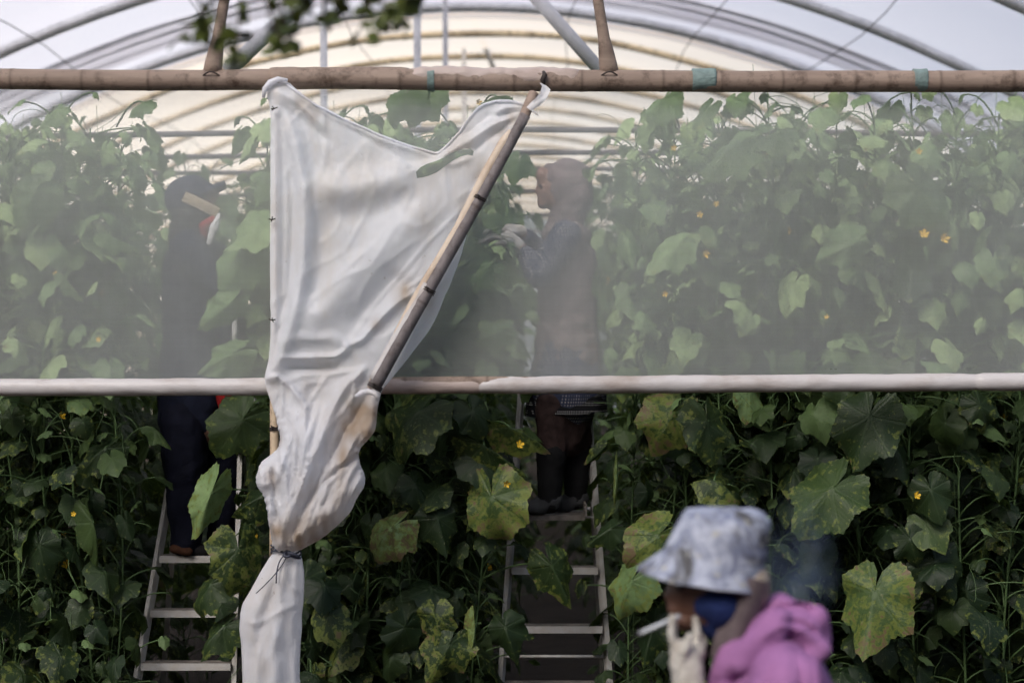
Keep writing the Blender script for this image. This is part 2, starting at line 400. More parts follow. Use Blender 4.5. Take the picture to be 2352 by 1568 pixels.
# ------------------------------------------------------------------ the gathered curtain
def resample(poly, step, closed=True):
    out = []; n = len(poly)
    for i in range(n if closed else n-1):
        a = Vector(poly[i]); b = Vector(poly[(i+1) % n]); k = max(1, int((b-a).length/step))
        out += [a.lerp(b, j/k) for j in range(k)]
    return out
def smooth_poly(poly, it=2):
    for _ in range(it):
        q = []
        for i in range(len(poly)):
            a = Vector(poly[i]); b = Vector(poly[(i+1) % len(poly)]); q += [a*.78+b*.22, a*.22+b*.78]
        poly = q
    return poly
def inside(p, poly):
    c = False; n = len(poly); x, y = p; j = n-1
    for i in range(n):
        xi, yi = poly[i]; xj, yj = poly[j]
        if (yi > y) != (yj > y) and x < (xj-xi)*(y-yi)/(yj-yi)+xi: c = not c
        j = i
    return c
OUT = [(612,212),(617,196),(640,190),(660,186),(688,212),(724,238),(762,256),(800,276),(835,290),(868,306),(905,320),(945,334),(985,345),(1004,350),
 (1022,336),(1040,316),(1056,300),(1068,280),(1082,262),(1096,246),(1112,236),(1140,229),(1170,228),(1200,236),(1216,240),(1212,256),(1196,282),(1172,320),
 (1148,362),(1122,410),(1105,450),(1088,500),(1072,540),(1058,590),(1040,640),(1018,690),(1002,730),(984,762),(956,798),(930,832),(902,866),(876,898),
 (872,915),(866,945),(864,985),(852,1002),(822,1035),(828,1068),(839,1092),(838,1116),(822,1140),(806,1175),(778,1204),(740,1236),(706,1254),(688,1264),
 (656,1268),(630,1262),(624,1235),(617,1200),(614,1165),(606,1135),(592,1120),(588,1104),(592,1080),(602,1058),(622,1044),(640,1028),(644,1005),(640,985),(634,955),(622,925),(613,896),(607,872),
 (612,850),(619,810),(622,760),(621,690),(620,600),(621,500),(621,400),(621,300),(622,260)]
HOLE = [(958,410),(956,396),(966,386),(984,377),(1004,371),(1020,364),(1040,352),(1062,343),(1080,341),(1088,348),(1086,358),(1074,356),(1058,360),(1040,370),(1022,383),(1004,396),(986,404),(972,408)]
FOLDS = [  # polyline, width px, amplitude m (towards the camera)
 ([(634,230),(632,500),(633,700),(628,840)], 9, .012), ([(648,260),(650,500),(648,700),(634,820)], 7, -.010),
 ([(640,215),(680,330),(700,430),(702,520),(696,640),(672,740),(640,840),(612,872)], 17, .050),
 ([(660,330),(672,480),(664,640),(648,760)], 10, -.016), ([(740,480),(735,620),(715,720)], 26, -.040),
 ([(628,205),(690,240),(752,300)], 10, .015), ([(640,240),(700,280),(760,330)], 12, -.014),
 ([(650,196),(760,268),(880,322),(1000,362)], 9, .014), ([(700,240),(830,310),(960,385)], 8, -.008),
 ([(1000,362),(1040,345),(1100,290),(1160,250),(1214,246)], 9, .018), ([(940,398),(1000,374),(1060,338),(1130,290),(1195,262)], 9, .022),
 ([(1060,320),(1120,270),(1190,254)], 7, -.016),
 ([(720,432),(800,436),(880,420),(950,400)], 34, .058), ([(745,500),(850,490),(940,450)], 26, -.016),
 ([(1085,345),(1120,320),(1180,275)], 8, -.018),([(1050,560),(1100,430),(1140,345),(1190,275)], 10, .018), ([(1020,600),(1070,470),(1110,380)], 13, -.014),
 ([(1010,440),(940,520),(850,600),(760,690),(660,775)], 40, .048), ([(920,620),(870,680),(800,760)], 24, -.040),
 ([(1000,372),(1040,378),(1086,362)], 8, .014),
 ([(652,786),(700,776),(760,778),(792,790)], 15, .020), ([(648,822),(700,822),(770,820),(798,802),(792,786)], 7, .030), ([(650,842),(720,846),(780,842)], 14, -.034),
 ([(795,796),(830,782),(880,726),(920,690),(960,668)], 8, .024), ([(840,790),(880,760),(930,712)], 16, -.012),
 ([(606,872),(640,864),(672,890),(704,934),(706,1000),(700,1040)], 7, .026), ([(640,900),(655,960),(668,1010)], 16, -.014), ([(720,880),(722,930)], 18, -.034),
 ([(838,846),(800,880),(770,930),(742,1000),(712,1080),(680,1160),(660,1240)], 12, .034), ([(838,846),(818,870),(812,905)], 6, .02),
 ([(850,900),(800,980),(750,1070),(700,1170),(672,1240)], 14, -.045),
 ([(852,905),(862,960),(838,1030),(770,1080),(716,1160),(680,1240)], 17, .030), ([(836,1040),(780,1075),(720,1130),(690,1180)], 7, -.030),
 ([(832,1100),(780,1150),(720,1200),(670,1258)], 20, .040), ([(800,1180),(740,1215),(690,1240)], 7, -.020),
 ([(640,1010),(664,1080),(668,1160),(650,1250)], 9, .026), ([(628,1060),(636,1130),(640,1200)], 8, -.032), ([(604,1070),(618,1140),(640,1240)], 9, .020),
 ([(690,1000),(690,1080),(672,1160)], 8, -.022), ([(596,1106),(620,1110),(650,1092)], 7, .014), ([(724,960),(700,1060),(676,1140)], 7, .018),
 ([(1100,440),(980,560),(860,700),(800,790)], 5, .007), ([(1040,600),(940,660),(880,722)], 5, .008), ([(704,934),(752,862),(836,846)], 5, .010), ([(640,880),(700,862),(790,850)], 5, .008),
 ([(706,300),(760,380),(850,420)], 4, .004), ([(690,720),(760,650),(860,560)], 5, .005), ([(900,330),(930,380),(1010,380)], 5, .006), ([(870,880),(820,900),(780,960)], 5, .010), ([(650,870),(650,960),(672,1060)], 5, .012)]
def seg_d(p, a, b):
    ax, ay = a; bx, by = b; dx, dy = bx-ax, by-ay; L = dx*dx+dy*dy
    t = max(0, min(1, ((p[0]-ax)*dx+(p[1]-ay)*dy)/L)); return math.hypot(p[0]-ax-dx*t, p[1]-ay-dy*t), t
def fold_h(x, y, folds):
    h = 0
    for pl, w, amp in folds:
        best = 1e9; bt = 0; n = len(pl)-1
        for i in range(n):
            d, t = seg_d((x, y), pl[i], pl[i+1])
            if d < best: best = d; bt = (i+t)/n
        if best < 3*w:
            e = min(1, bt*5+.25, (1-bt)*5+.25)
            if w > 14.5: h += amp*.62*e*math.exp(-(best/w)**2)
            else: h += amp*e*(.30*math.exp(-(best/w)**2) + .70*math.exp(-best/w*1.35))
    return h
def curtain_depth(x, y, edge):
    h = fold_h(x, y, FOLDS)
    h += .006*mn.noise(Vector((x*.008, y*.005, 0))) + .0010*mn.noise(Vector((x*.09, y*.06, 9)))
    w = min(1, max(0, (y-860)/200)); w = w*w*(3-2*w)
    rg = 1-abs(mn.noise(Vector(((x-655)*.030/(.35+abs(1265-y)/420), y*.0075, 7))))*2; h += w*.018*rg*rg*rg; rg = 1-abs(mn.noise(Vector(((x-655)*.075/(.35+abs(1265-y)/420), y*.012, 27))))*2; h += w*.008*rg*rg*rg
    rg = 1-abs(mn.noise(Vector((x*.012+y*.006, y*.009, 17))))*2; h += .005*max(0, rg)**6
    bulge = w*math.sqrt(max(0, 1-(1-min(1, edge/55))**2))*.075
    return h, bulge
def build_curtain():
    YC = 7.29
    outl = resample(smooth_poly(OUT, 1), 9); hole = resample(HOLE, 7)
    outl = [Vector((p.x + 1.2*mn.noise(Vector((i*.4, 0, 0))), p.y + 1.2*mn.noise(Vector((0, i*.4, 0))))) for i, p in enumerate(outl)]
    po = [tuple(p) for p in outl]; ph = [tuple(p) for p in hole]
    pts = []
    STEP = 5.0
    for j in range(int((1270-185)/STEP)+1):
        for i in range(int((1222-585)/STEP)+2):
            x = 585+i*STEP+(STEP/2 if j % 2 else 0); y = 185+j*STEP
            if inside((x, y), po) and not inside((x, y), ph): pts.append((x, y))
    arr = np.array(po+ph)
    pts = [p for p in pts if np.min(np.hypot(arr[:, 0]-p[0], arr[:, 1]-p[1])) > 2.6]
    allp = [Vector(p) for p in po+ph+pts]; no, nh = len(po), len(ph)
    ed = [(i, (i+1) % no) for i in range(no)] + [(no+i, no+(i+1) % nh) for i in range(nh)]
    r = delaunay_2d_cdt(allp, ed, [], 0, 1e-5)
    V2 = r[0]; tris = []
    for f in r[2]:
        c = (V2[f[0]]+V2[f[1]]+V2[f[2]])/3
        if inside(c, po) and not inside(c, ph): tris.append(tuple(f))
    oarr = np.array(po); vs = []; bk = []
    for v in V2:
        e = float(np.min(np.hypot(oarr[:, 0]-v.x, oarr[:, 1]-v.y)))
        h, b = curtain_depth(v.x, v.y, e)
        ef = min(1, e/10+.25)
        # the free strip right of the cane hangs further back than the rest
        d = YC - h*ef - b
        vs.append(P(v.x, v.y, YC, d)); bk.append(P(v.x, v.y, YC, YC + b*.8 - h*.3*ef if v.y > 930 else YC - h*ef - b + .0015))
    STN = ((812,975,42,1),(848,940,30,1),(790,1050,34,.7),(745,1225,44,.9),(690,1240,36,.8),(640,1215,20,1),(628,1100,18,.7),(690,236,14,.8),(722,262,16,.6),(750,285,12,.4),(1150,318,24,.9),(1110,400,22,.9),(1080,480,20,.8),(1180,275,16,.8),(930,672,26,.9),(975,690,22,.7),(865,745,14,.6),(700,1130,22,.4),(640,1010,12,.8),(850,1000,22,.6),(1050,330,30,.3),(780,1130,30,.4))
    def stain(x, y): return min(1, sum(q*math.exp(-(((x-a)/r_)**2+((y-b)/(r_*1.4))**2))*(.75+.5*mn.noise(Vector((x*.05, y*.03, 1)))) for a, b, r_, q in STN))
    stn = np.array([stain(v.x, v.y) for v in V2])
    mb = MB(); mb.add(vs, [t[::-1] for t in tris], node=stn)
    back = [t for t in tris if min(V2[i].y for i in t) > 930]
    mb.add(bk, back, node=stn)
    loc = P(655, 1265, YC)
    root = empty('curtain', loc, 'torn white plastic door curtain gathered up and tied with cord in mid air', 'curtain')
    mb.build('sheet', M['curtain'], root)
    # the tail below the cord: closed folded tube
    rows = [(1262,628,688),(1270,626,690),(1284,616,694),(1310,600,698),(1335,586,699),(1360,572,698),(1385,558,696),(1410,551,694),(1440,550,693),(1480,554,690),(1530,556,688),(1600,558,690),(1700,566,692),(1790,575,690)]
    mb = MB(); vs = []; seg = 64; dense = []
    TF = [([(655,1270),(625,1340),(600,1400)], 9, .016), ([(650,1275),(670,1340),(697,1360)], 8, .016), ([(660,1290),(648,1350),(655,1400),(630,1500),(640,1600)], 12, .020),
          ([(640,1300),(620,1400),(600,1440),(580,1560)], 14, -.020), ([(690,1400),(670,1500),(672,1600)], 12, -.016), ([(560,1420),(600,1425),(640,1400),(690,1380)], 9, .012), ([(600,1470),(590,1540),(600,1640)], 9, .016)]
    for i in range(len(rows)-1):
        (ya, la, ra), (yb, lb, rb) = rows[i], rows[i+1]; k = max(1, int((yb-ya)/5))
        dense += [(lerp(ya, yb, j/k), lerp(la, lb, j/k), lerp(ra, rb, j/k)) for j in range(k)]
    for (y, l, r_) in dense:
        cx = (l+r_)/2; hw = (r_-l)/2
        for k in range(seg):
            a = 2*math.pi*k/seg; x = cx+hw*math.cos(a)*(1+.02*mn.noise(Vector((y*.03, math.sin(a), 0)))); s = math.sin(a)
            h = fold_h(x, y, TF)*abs(s) + .010*mn.noise(Vector((x*.04, y*.018, 2)))*abs(s) + .006*math.sin(a*9+y*.01)*abs(s)
            vs.append(P(x, y, YC, YC - s*(hw/FP*YC*.62) - (h if s > 0 else -h)))
    n = len(dense); mb.add(vs, [(i*seg+k, i*seg+(k+1) % seg, (i+1)*seg+(k+1) % seg, (i+1)*seg+k) for i in range(n-1) for k in range(seg)])
    mb.build('tail', M['curtain'], root)
    # cord
    mb = MB(); c = P(657, 1266, YC)
    for o in (0, .009, -.007):
        tube(mb, [c+Vector((math.cos(t)*.058, math.sin(t)*.050, o+.010*math.sin(t*2+o*90)+math.cos(t)*-.008)) for t in np.linspace(0, 2*math.pi, 26)], .0036, 6)
    k0 = P(664, 1268, YC, YC-.055)
    tube(mb, bez(k0, k0+Vector((-.01, -.03, -.05)), P(596, 1354, YC, YC-.10), 10), .0022, 5)
    tube(mb, bez(k0, k0+Vector((-.04, -.025, -.01)), P(641, 1332, YC, YC-.09), 10), .0028, 5)
    tube(mb, bez(k0, k0+Vector((.02, -.02, .012)), P(690, 1276, YC, YC-.05), 8), .006, 6)
    tube(mb, [k0+Vector((math.cos(t)*.012, -.005+math.sin(t)*.008, math.sin(t)*.01)) for t in np.linspace(0, 6.2, 10)], .006, 6)
    mb.build('cord', M['tie_blue'], root)
    # top knot, ribbon, hem
    mb = MB(); tube(mb, [P(x, y, YC, YC-.02) for x, y in ((606,226),(610,206),(622,192),(640,184),(662,186))], [.006,.011,.013,.011,.006], 10); mb.build('corner_knot', M['curtain'], root)
    mb = MB(); vs = []
    cl = [(1246,196,8,.01),(1254,206,11,.0),(1249,222,10,-.015),(1240,234,11,-.02),(1228,244,11,-.01),(1216,254,8,-.02),(1226,262,9,-.03),(1233,270,4,-.02)]
    for i, (x, y, w, o) in enumerate(cl):
        for s in (-1, -.3, .4, 1): vs.append(P(x+w*s*.9, y+w*s*.35, YC, YC-.045+o+.008*math.sin(s*3+i)))
    mb.add(vs, [(i*4+k, i*4+k+1, (i+1)*4+k+1, (i+1)*4+k) for i in range(len(cl)-1) for k in range(3)])
    mb.build('ribbon', M['curtain'], root)
    mb = MB(); top = [(655,190),(688,214),(724,240),(762,258),(800,278),(835,292),(868,308),(905,322),(945,336),(985,347),(1006,352),(1022,338),(1040,318),(1056,302),(1068,282),(1082,264),(1096,248),(1112,238),(1140,231),(1170,230),(1200,238),(1214,242)]
    tube(mb, [P(x, y+2, YC, YC-.008-fold_h(x, y, FOLDS)*.6) for x, y in top], [.003+.003*abs(mn.noise(Vector((i*.5, 0, 0)))) for i in range(len(top))], 7); mb.build('hem', M['curtain'], root)
    # tied brown wires on the left edge
    for x, y in ((632,252),(627,506),(627,735)):
        mb = MB(); c = P(x, y, YC, YC-.03)
        tube(mb, [c+Vector((-.012, 0, random.uniform(-.008, .008))), c, c+Vector((.014, -.004, random.uniform(-.008, .008)))], .0026, 5); tube(mb, [c+Vector((random.uniform(-.01, .01), -.004, random.uniform(.004, .014))), c, c+Vector((random.uniform(-.01, .01), -.004, -.008))], .0022, 5)
        mb.build('wire_tie', M['tie'], root)
    return root
build_curtain()
# slanting cane carrying the free edge of the curtain
mb = MB(); a = P(1224, 214, 7.30, 7.315); b = P(1207, 268, 7.30, 7.24); c = P(862, 892, 7.30, 7.215)
bamboo(mb, b, c, .021, .027, spacing=.42, seg=16, wob=.002)
slant = mb.build('bamboo_pole', M['pole_grey'], loc=c, label='dark weathered slanting bamboo pole holding the free edge of the curtain', cat='bamboo pole')
mb = MB(); bamboo(mb, a, b+(c-b)*.03, .020, .021, spacing=.5); o = mb.build('tip', M['bamboo'], slant); o['label'] = 'split brown top end of the pole'
def ring(parent, c, axis, r, mat, name, th=.003, turns=2):
    mb = MB(); ax = axis.normalized(); u = ax.cross(Vector((0, 1, 0))).normalized(); w = ax.cross(u)
    tube(mb, [c+u*math.cos(t)*r+w*math.sin(t)*r+ax*(t*.0012) for t in np.linspace(0, 2*math.pi*turns, 26*turns)], th, 6)
    tube(mb, [c-Vector((0, r, 0)), c-Vector((.010, r+.006, -.008)), c-Vector((.004, r+.004, .012))], th, 5)
    return mb.build(name, mat, parent)
for t in (.30, .635, .985): ring(slant, b.lerp(c, t), c-b, lerp(.0225, .0285, t), M['tie'], 'wire_tie')
mb = MB(); pts = [b.lerp(c, lerp(.05, .99, k/24)) + Vector((-.027-.005*math.sin(k*.5), .004, -.008)) for k in range(25)]
tube(mb, pts, [.020*(1+.12*mn.noise(Vector((k*.6, 3, 0))))*(.5 if k in (0, 24) else 1) for k in range(25)], 12); mb.build('rolled_edge', M['wrap_tan'], slant)
# pale film sleeve along the lower cane, and the twist of film at its foot
for t0, t1, r, y in ((.62, .97, .0285, 0),):
    mb = MB(); pts = [b.lerp(c, lerp(t0, t1, k/14)) + Vector((-.012, .006, 0)) for k in range(15)]
    tube(mb, pts, [r*(1+.06*mn.noise(Vector((k*.7, 0, 0)))) for k in range(15)], 14); o = mb.build('film_sleeve', M['wrap'], slant)
mb = MB(); tube(mb, [P(x, y, 7.29, 7.18+.01*math.sin(x)) for x, y in ((822,908),(836,900),(850,897),(864,901),(873,908),(868,914))], [.006,.012,.013,.010,.009,.004], 10); mb.build('film_twist', M['curtain'], slant)
# upright cane at the left edge of the curtain
mb = MB(); a = P(636, 200, 7.36); b = P(629, 1275, 7.34); bamboo(mb, a, b, .012, .019, spacing=.36, seg=14, wob=.003)
up = mb.build('bamboo_pole', M['bamboo_v'], loc=b, label='pale upright bamboo cane behind the left edge of the curtain', cat='bamboo pole')
for t in (.727, .925): ring(up, a.lerp(b, t), b-a, .019, M['tie'], 'wire_tie', .0035)

# ------------------------------------------------------------------ leaves
LT = [(0,1.0),(14,.90),(26,.78),(36,.76),(48,.84),(56,.86),(66,.76),(80,.69),(94,.74),(106,.76),(118,.68),(134,.66),(148,.66),(160,.58),(170,.40),(177,.16)]
def lr(a):
    a = abs(a)
    for (a0, r0), (a1, r1) in zip(LT, LT[1:]):
        if a <= a1:
            t = (a-a0)/(a1-a0); t = t*t*(3-2*t); return r0+(r1-r0)*t
    return .12
def leaf(mb, base, tip_dir, normal, L, rnd, sick, fold=.35, droop=.6, ripple=.06, hi=False, rs=None, curl=0, lobe=1.0, wd=.9):
    rs = rs or random
    NA = 66 if hi else 30; rings = (.12,.28,.46,.64,.82,1.0) if hi else (.25,.6,1.0)
    ph = rs.uniform(0, 6); ph2 = rs.uniform(0, 6); asym = rs.uniform(-.08, .08)
    T = tip_dir.normalized(); Nn = (normal - T*normal.dot(T)).normalized(); X = T.cross(Nn)
    vs = [(0, 0, 0)]; at = [(rnd, sick, 0, .5)]; fs = []
    sd = rs.uniform(0, 99)
    for q in rings:
        for i in range(NA+1):
            an = -177+354*i/NA; r = lr(an)
            r = (r-.8)*lobe+.8 if r > .5 else r
            r *= 1+asym*math.sin(math.radians(an))+.07*mn.noise(Vector((an*.02, sd, 0)))
            if q == 1.0: r *= 1+.022*(1 if i % 2 else -1)
            rr = r*q; th = math.radians(an)
            vein = abs(((i/NA)*7) % 1-.5)*2
            x = rr*math.sin(th)*wd; y = rr*math.cos(th)
            z = ripple*math.sin(3.3*th+ph)*rr*rr*1.4 + ripple*.7*math.sin(7*th+ph2)*rr*rr + .035*(1-vein)*-1*rr*(1-q*.3) + .05*mn.noise(Vector((x*3, y*3, sd))) + (.018*mn.noise(Vector((x*9, y*9, sd))) if hi else 0)
            if q == 1.0: z += .02*rs.uniform(-1, 1)
            # fold along the midrib, then bend along its length
            f = fold + curl*q*.6
            z -= abs(x)*math.sin(f); x = x*math.cos(f)
            k = droop + curl*.5
            if abs(k) > 1e-3:
                aa = k*max(-.5, y); rad_ = 1/k
                y2 = math.sin(aa)*(rad_+z); z2 = math.cos(aa)*(rad_+z)-rad_
                if y < -.5: y2 += (y+.5)
                y, z = y2, z2
            vs.append((x, y, z)); at.append((rnd, sick, rr, i/NA))
    n1 = NA+1
    for i in range(NA): fs.append((0, 1+i+1, 1+i))
    for j in range(len(rings)-1):
        for i in range(NA):
            a = 1+j*n1+i; fs.append((a, a+1, a+n1+1, a+n1))
    v = np.array(vs)*L; Mx = np.array([X, T, Nn])
    mb.add(v @ Mx + np.array(base), fs, lc=np.array(at))

def flower(mb, c, d, s, rs=random):
    d = d.normalized(); u = d.orthogonal().normalized(); w = d.cross(u); vs = [c]; fs = []
    for k in range(5):
        a0 = 2*math.pi*k/5; pv = []
        for r, da, h in ((.30, -.55, .25), (.66, -.46, .62), (.86, rs.uniform(-.1, .1), 1.0), (.66, .46, .62), (.30, .55, .25)):
            pv.append(c + (u*math.cos(a0+da)+w*math.sin(a0+da))*r*s + d*h*s*rs.uniform(.5, 1.1))
        b = len(vs); vs += pv; fs += [(0, b, b+1), (0, b+1, b+2), (0, b+2, b+3), (0, b+3, b+4)]
    mb.add(vs, fs)

def vine_meshes(seed, h=2.82, nleaf=34, z0=.25, spread=.24, top=True, flowers=3, flat=1.0):
    rs = random.Random(seed); fo = MB(); st = MB(); fl = []
    def sp(z): return Vector((.035*math.sin(z*3.1+seed), .035*math.sin(z*2.3+seed*2), z))
    tube(st, [sp(z) for z in np.linspace(0, h, 26)], [.0065-.003*i/25 for i in range(26)], 5)
    tube(st, [sp(z)+Vector((.05*math.sin(z+seed), .04, 0)) for z in np.linspace(.1, h+.10, 14)], .0013, 4)
    az = rs.uniform(0, 6)
    for i in range(nleaf):
        z = lerp(z0, h, (i+rs.random()*.6)/nleaf); az += 2.4+rs.uniform(-.7, .7)
        hd = Vector((math.cos(az), math.sin(az)*flat, 0)); pl = spread*rs.uniform(.45, 1.15)
        b0 = sp(z); tz = z/h
        up = rs.uniform(.02, .14)
        e = b0+hd*pl+Vector((0, 0, up)); tube(st, bez(b0, b0+hd*pl*.45+Vector((0, 0, up*1.3)), e, 6), [.0036]*3+[.003]*3, 4)
        L = (.045+.105*rs.random()**1.5)*(1 if tz < .9 else .75)
        dn = rs.uniform(.35, 1.25)
        T = (hd*rs.uniform(.3, 1)+Vector((rs.uniform(-.5, .5), rs.uniform(-.5, .5), -dn)))
        Nn = hd*rs.uniform(.2, .9)+Vector((rs.uniform(-.3, .3), rs.uniform(-.3, .3), rs.uniform(.35, 1)))
        sick = rs.random()**2*.75*(1.15-tz*.8)
        rnd = min(1, max(0, rs.gauss(.16+.68*max(0, min(1, (tz-.47)/.18)), .16)))  # leaves above the rail coloured lighter, standing in for light from the roof
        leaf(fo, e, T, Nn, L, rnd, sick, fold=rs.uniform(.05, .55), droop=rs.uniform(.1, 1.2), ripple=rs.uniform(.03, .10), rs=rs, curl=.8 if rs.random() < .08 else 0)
        for _ in range(rs.choice((1, 1, 2)) if tz > .55 else rs.choice((0, 0, 1))):     # tendrils
            tp = [b0]; q = b0.copy(); dr = Vector((rs.uniform(-1, 1), rs.uniform(-1, 1), rs.uniform(-.3, .7))).normalized()
            for k in range(14):
                q = q+dr*.020; dr = (dr+Vector((rs.uniform(-.35, .35), rs.uniform(-.35, .35), rs.uniform(-.35, .15)))).normalized(); tp.append(q.copy())
            tube(st, tp, .0014, 4)
        if rs.random() < .25:     # side shoot
            e2 = b0+Vector((rs.uniform(-.25, .25), rs.uniform(-.25, .25), rs.uniform(-.25, .3)))
            tube(st, bez(b0, b0.lerp(e2, .5)+Vector((0, 0, .06)), e2, 7), .0028, 4)
            leaf(fo, e2, Vector((rs.uniform(-1, 1), rs.uniform(-1, 1), -.4)), Vector((0, -.3, 1)), rs.uniform(.03, .06), .7, 0, rs=rs)
    for k in range(flowers):
        z = rs.uniform(.6, h-.2); az = rs.uniform(0, 6.3); hd = Vector((math.cos(az), math.sin(az)*.5-.6, 0)).normalized()
        c = sp(z)+hd*rs.uniform(.08, .2); tube(st, [sp(z), (sp(z)+c)/2+Vector((0, 0, .02)), c], .0018, 4)
        f = MB(); flower(f, c, hd+Vector((0, 0, rs.uniform(-.3, .6))), rs.uniform(.015, .024), rs); fl.append(f)
    return fo, st, fl
VAR = []
def make_variant(seed, **k):
    fo, st, fl = vine_meshes(seed, **k)
    root = empty('cucumber_vine', (0, 0, 0))
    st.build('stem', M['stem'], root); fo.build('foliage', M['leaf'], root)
    for f in fl: f.build('flower', M['petal'], root)
    return root
def copy_vine(src, loc, rz, sc, label, group, parts=True):
    r = src.copy(); COL.objects.link(r); r.location = loc; r.rotation_euler = (0, 0, rz); r.scale = (sc[0], sc[0], sc[1])
    for ch in src.children:
        if not parts and ch.name.startswith('flower'): continue
        c = ch.copy(); COL.objects.link(c); c.parent = r
    return setlabel(r, label, 'plant', group)
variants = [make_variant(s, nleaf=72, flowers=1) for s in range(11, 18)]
used = set()
def place(i, x, y, label, group, tall=1.0, parts=True, w=1.0):
    src = variants[i % 7]; rz = random.uniform(0, 6.28)
    if i % 7 not in used:
        used.add(i % 7); src.location = (x, y, 0); src.rotation_euler = (0, 0, rz); src.scale = (w, w, tall); return setlabel(src, label, 'plant', group)
    return copy_vine(src, (x, y, 0), rz, (w, tall), label, group, parts)

FRONT = [  # px at the front line, description
 (20, 'cucumber vine at the far left edge behind the film, shaded and dark'),
 (115, 'cucumber vine second from the left edge, its lower leaves nearly black'),
 (190, 'cucumber vine with the pale folded leaf hanging low on the left'),
 (268, 'cucumber vine just left of the man in the dark cap'),
 (640, 'cucumber vine between the man in the cap and the curtain edge'),
 (720, 'cucumber vine hidden mostly behind the middle of the white curtain'),
 (820, 'cucumber vine behind the slanting pole and the curtain'),
 (925, 'cucumber vine with the yellow brown drooping leaf right of the curtain knot'),
 (1025, 'cucumber vine of many thin upright stems below the rail, mid way to the woman'),
 (1100, 'cucumber vine with the big yellow mottled leaf beside the woman on the ladder'),
 (1455, 'cucumber vine with the bright yellow curled leaf right of the ladder'),
 (1560, 'cucumber vine above the bucket hat with a brown blotched leaf'),
 (1665, 'cucumber vine directly behind the bucket hat, with broad dark leaves'),
 (1775, 'cucumber vine behind the drifting cigarette smoke'),
 (1880, 'cucumber vine rising behind the pink hood'),
 (1990, 'cucumber vine with the large yellowing heart shaped leaf at lower right'),
 (2095, 'cucumber vine right of the large yellowing leaf'),
 (2205, 'dark cucumber vine second from the right edge'),
 (2320, 'dark cucumber vine at the right edge of the view')]
plants = []
for i, (px, lab) in enumerate(FRONT):
    y = 7.93+random.uniform(-.03, .06); x = (px-CX)/FP*y
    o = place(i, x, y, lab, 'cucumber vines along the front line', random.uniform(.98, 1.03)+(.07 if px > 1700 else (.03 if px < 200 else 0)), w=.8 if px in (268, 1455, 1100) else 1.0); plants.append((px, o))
k = 0
for line, y in enumerate((8.12, 8.35, 8.6, 9.0, 9.5, 10.1)):
    xs = np.arange(-.36*y, .36*y, .24 if line < 3 else .32)
    for x in xs:
        pxx = CX+x/y*FP
        xx = x+random.uniform(-.05, .05)
        if -1.72 < xx < -1.00 or -.12 < xx < .62: continue
        if line > 0 and 1.72 < xx < 2.0: continue
        side = 'left of the man in the cap' if xx < -1.5 else ('between the man and the woman' if xx < .2 else 'right of the woman')
        place(k, xx, y+random.uniform(-.1, .1), 'cucumber vine in the crowded lines behind the front one, ' + side.replace(' in the cap', '').replace('between the man and the woman', 'between man and woman'), 'cucumber vines behind the front line, ' + side, random.uniform(.98, 1.05)+.008*line, parts=line < 2); k += 1
for y in np.arange(10.8, 30, 1.05):
    for x in (-2.85, -2.2, -1.72, -.98, -.5, -.12, .62, 1.1, 1.6, 2.2, 3.0, 3.9):
        xx = x+random.uniform(-.06, .06)
        if abs(xx)/y > .30 or (y > 16 and x not in (-.98, -.12, .62, -1.72, 2.2)): continue
        place(k, xx, y+random.uniform(-.15, .15), 'cucumber vine deep in the tunnel where the rows draw together', 'cucumber vines deep in the tunnel', random.uniform(1.02, 1.1), parts=False, w=1.1); k += 1

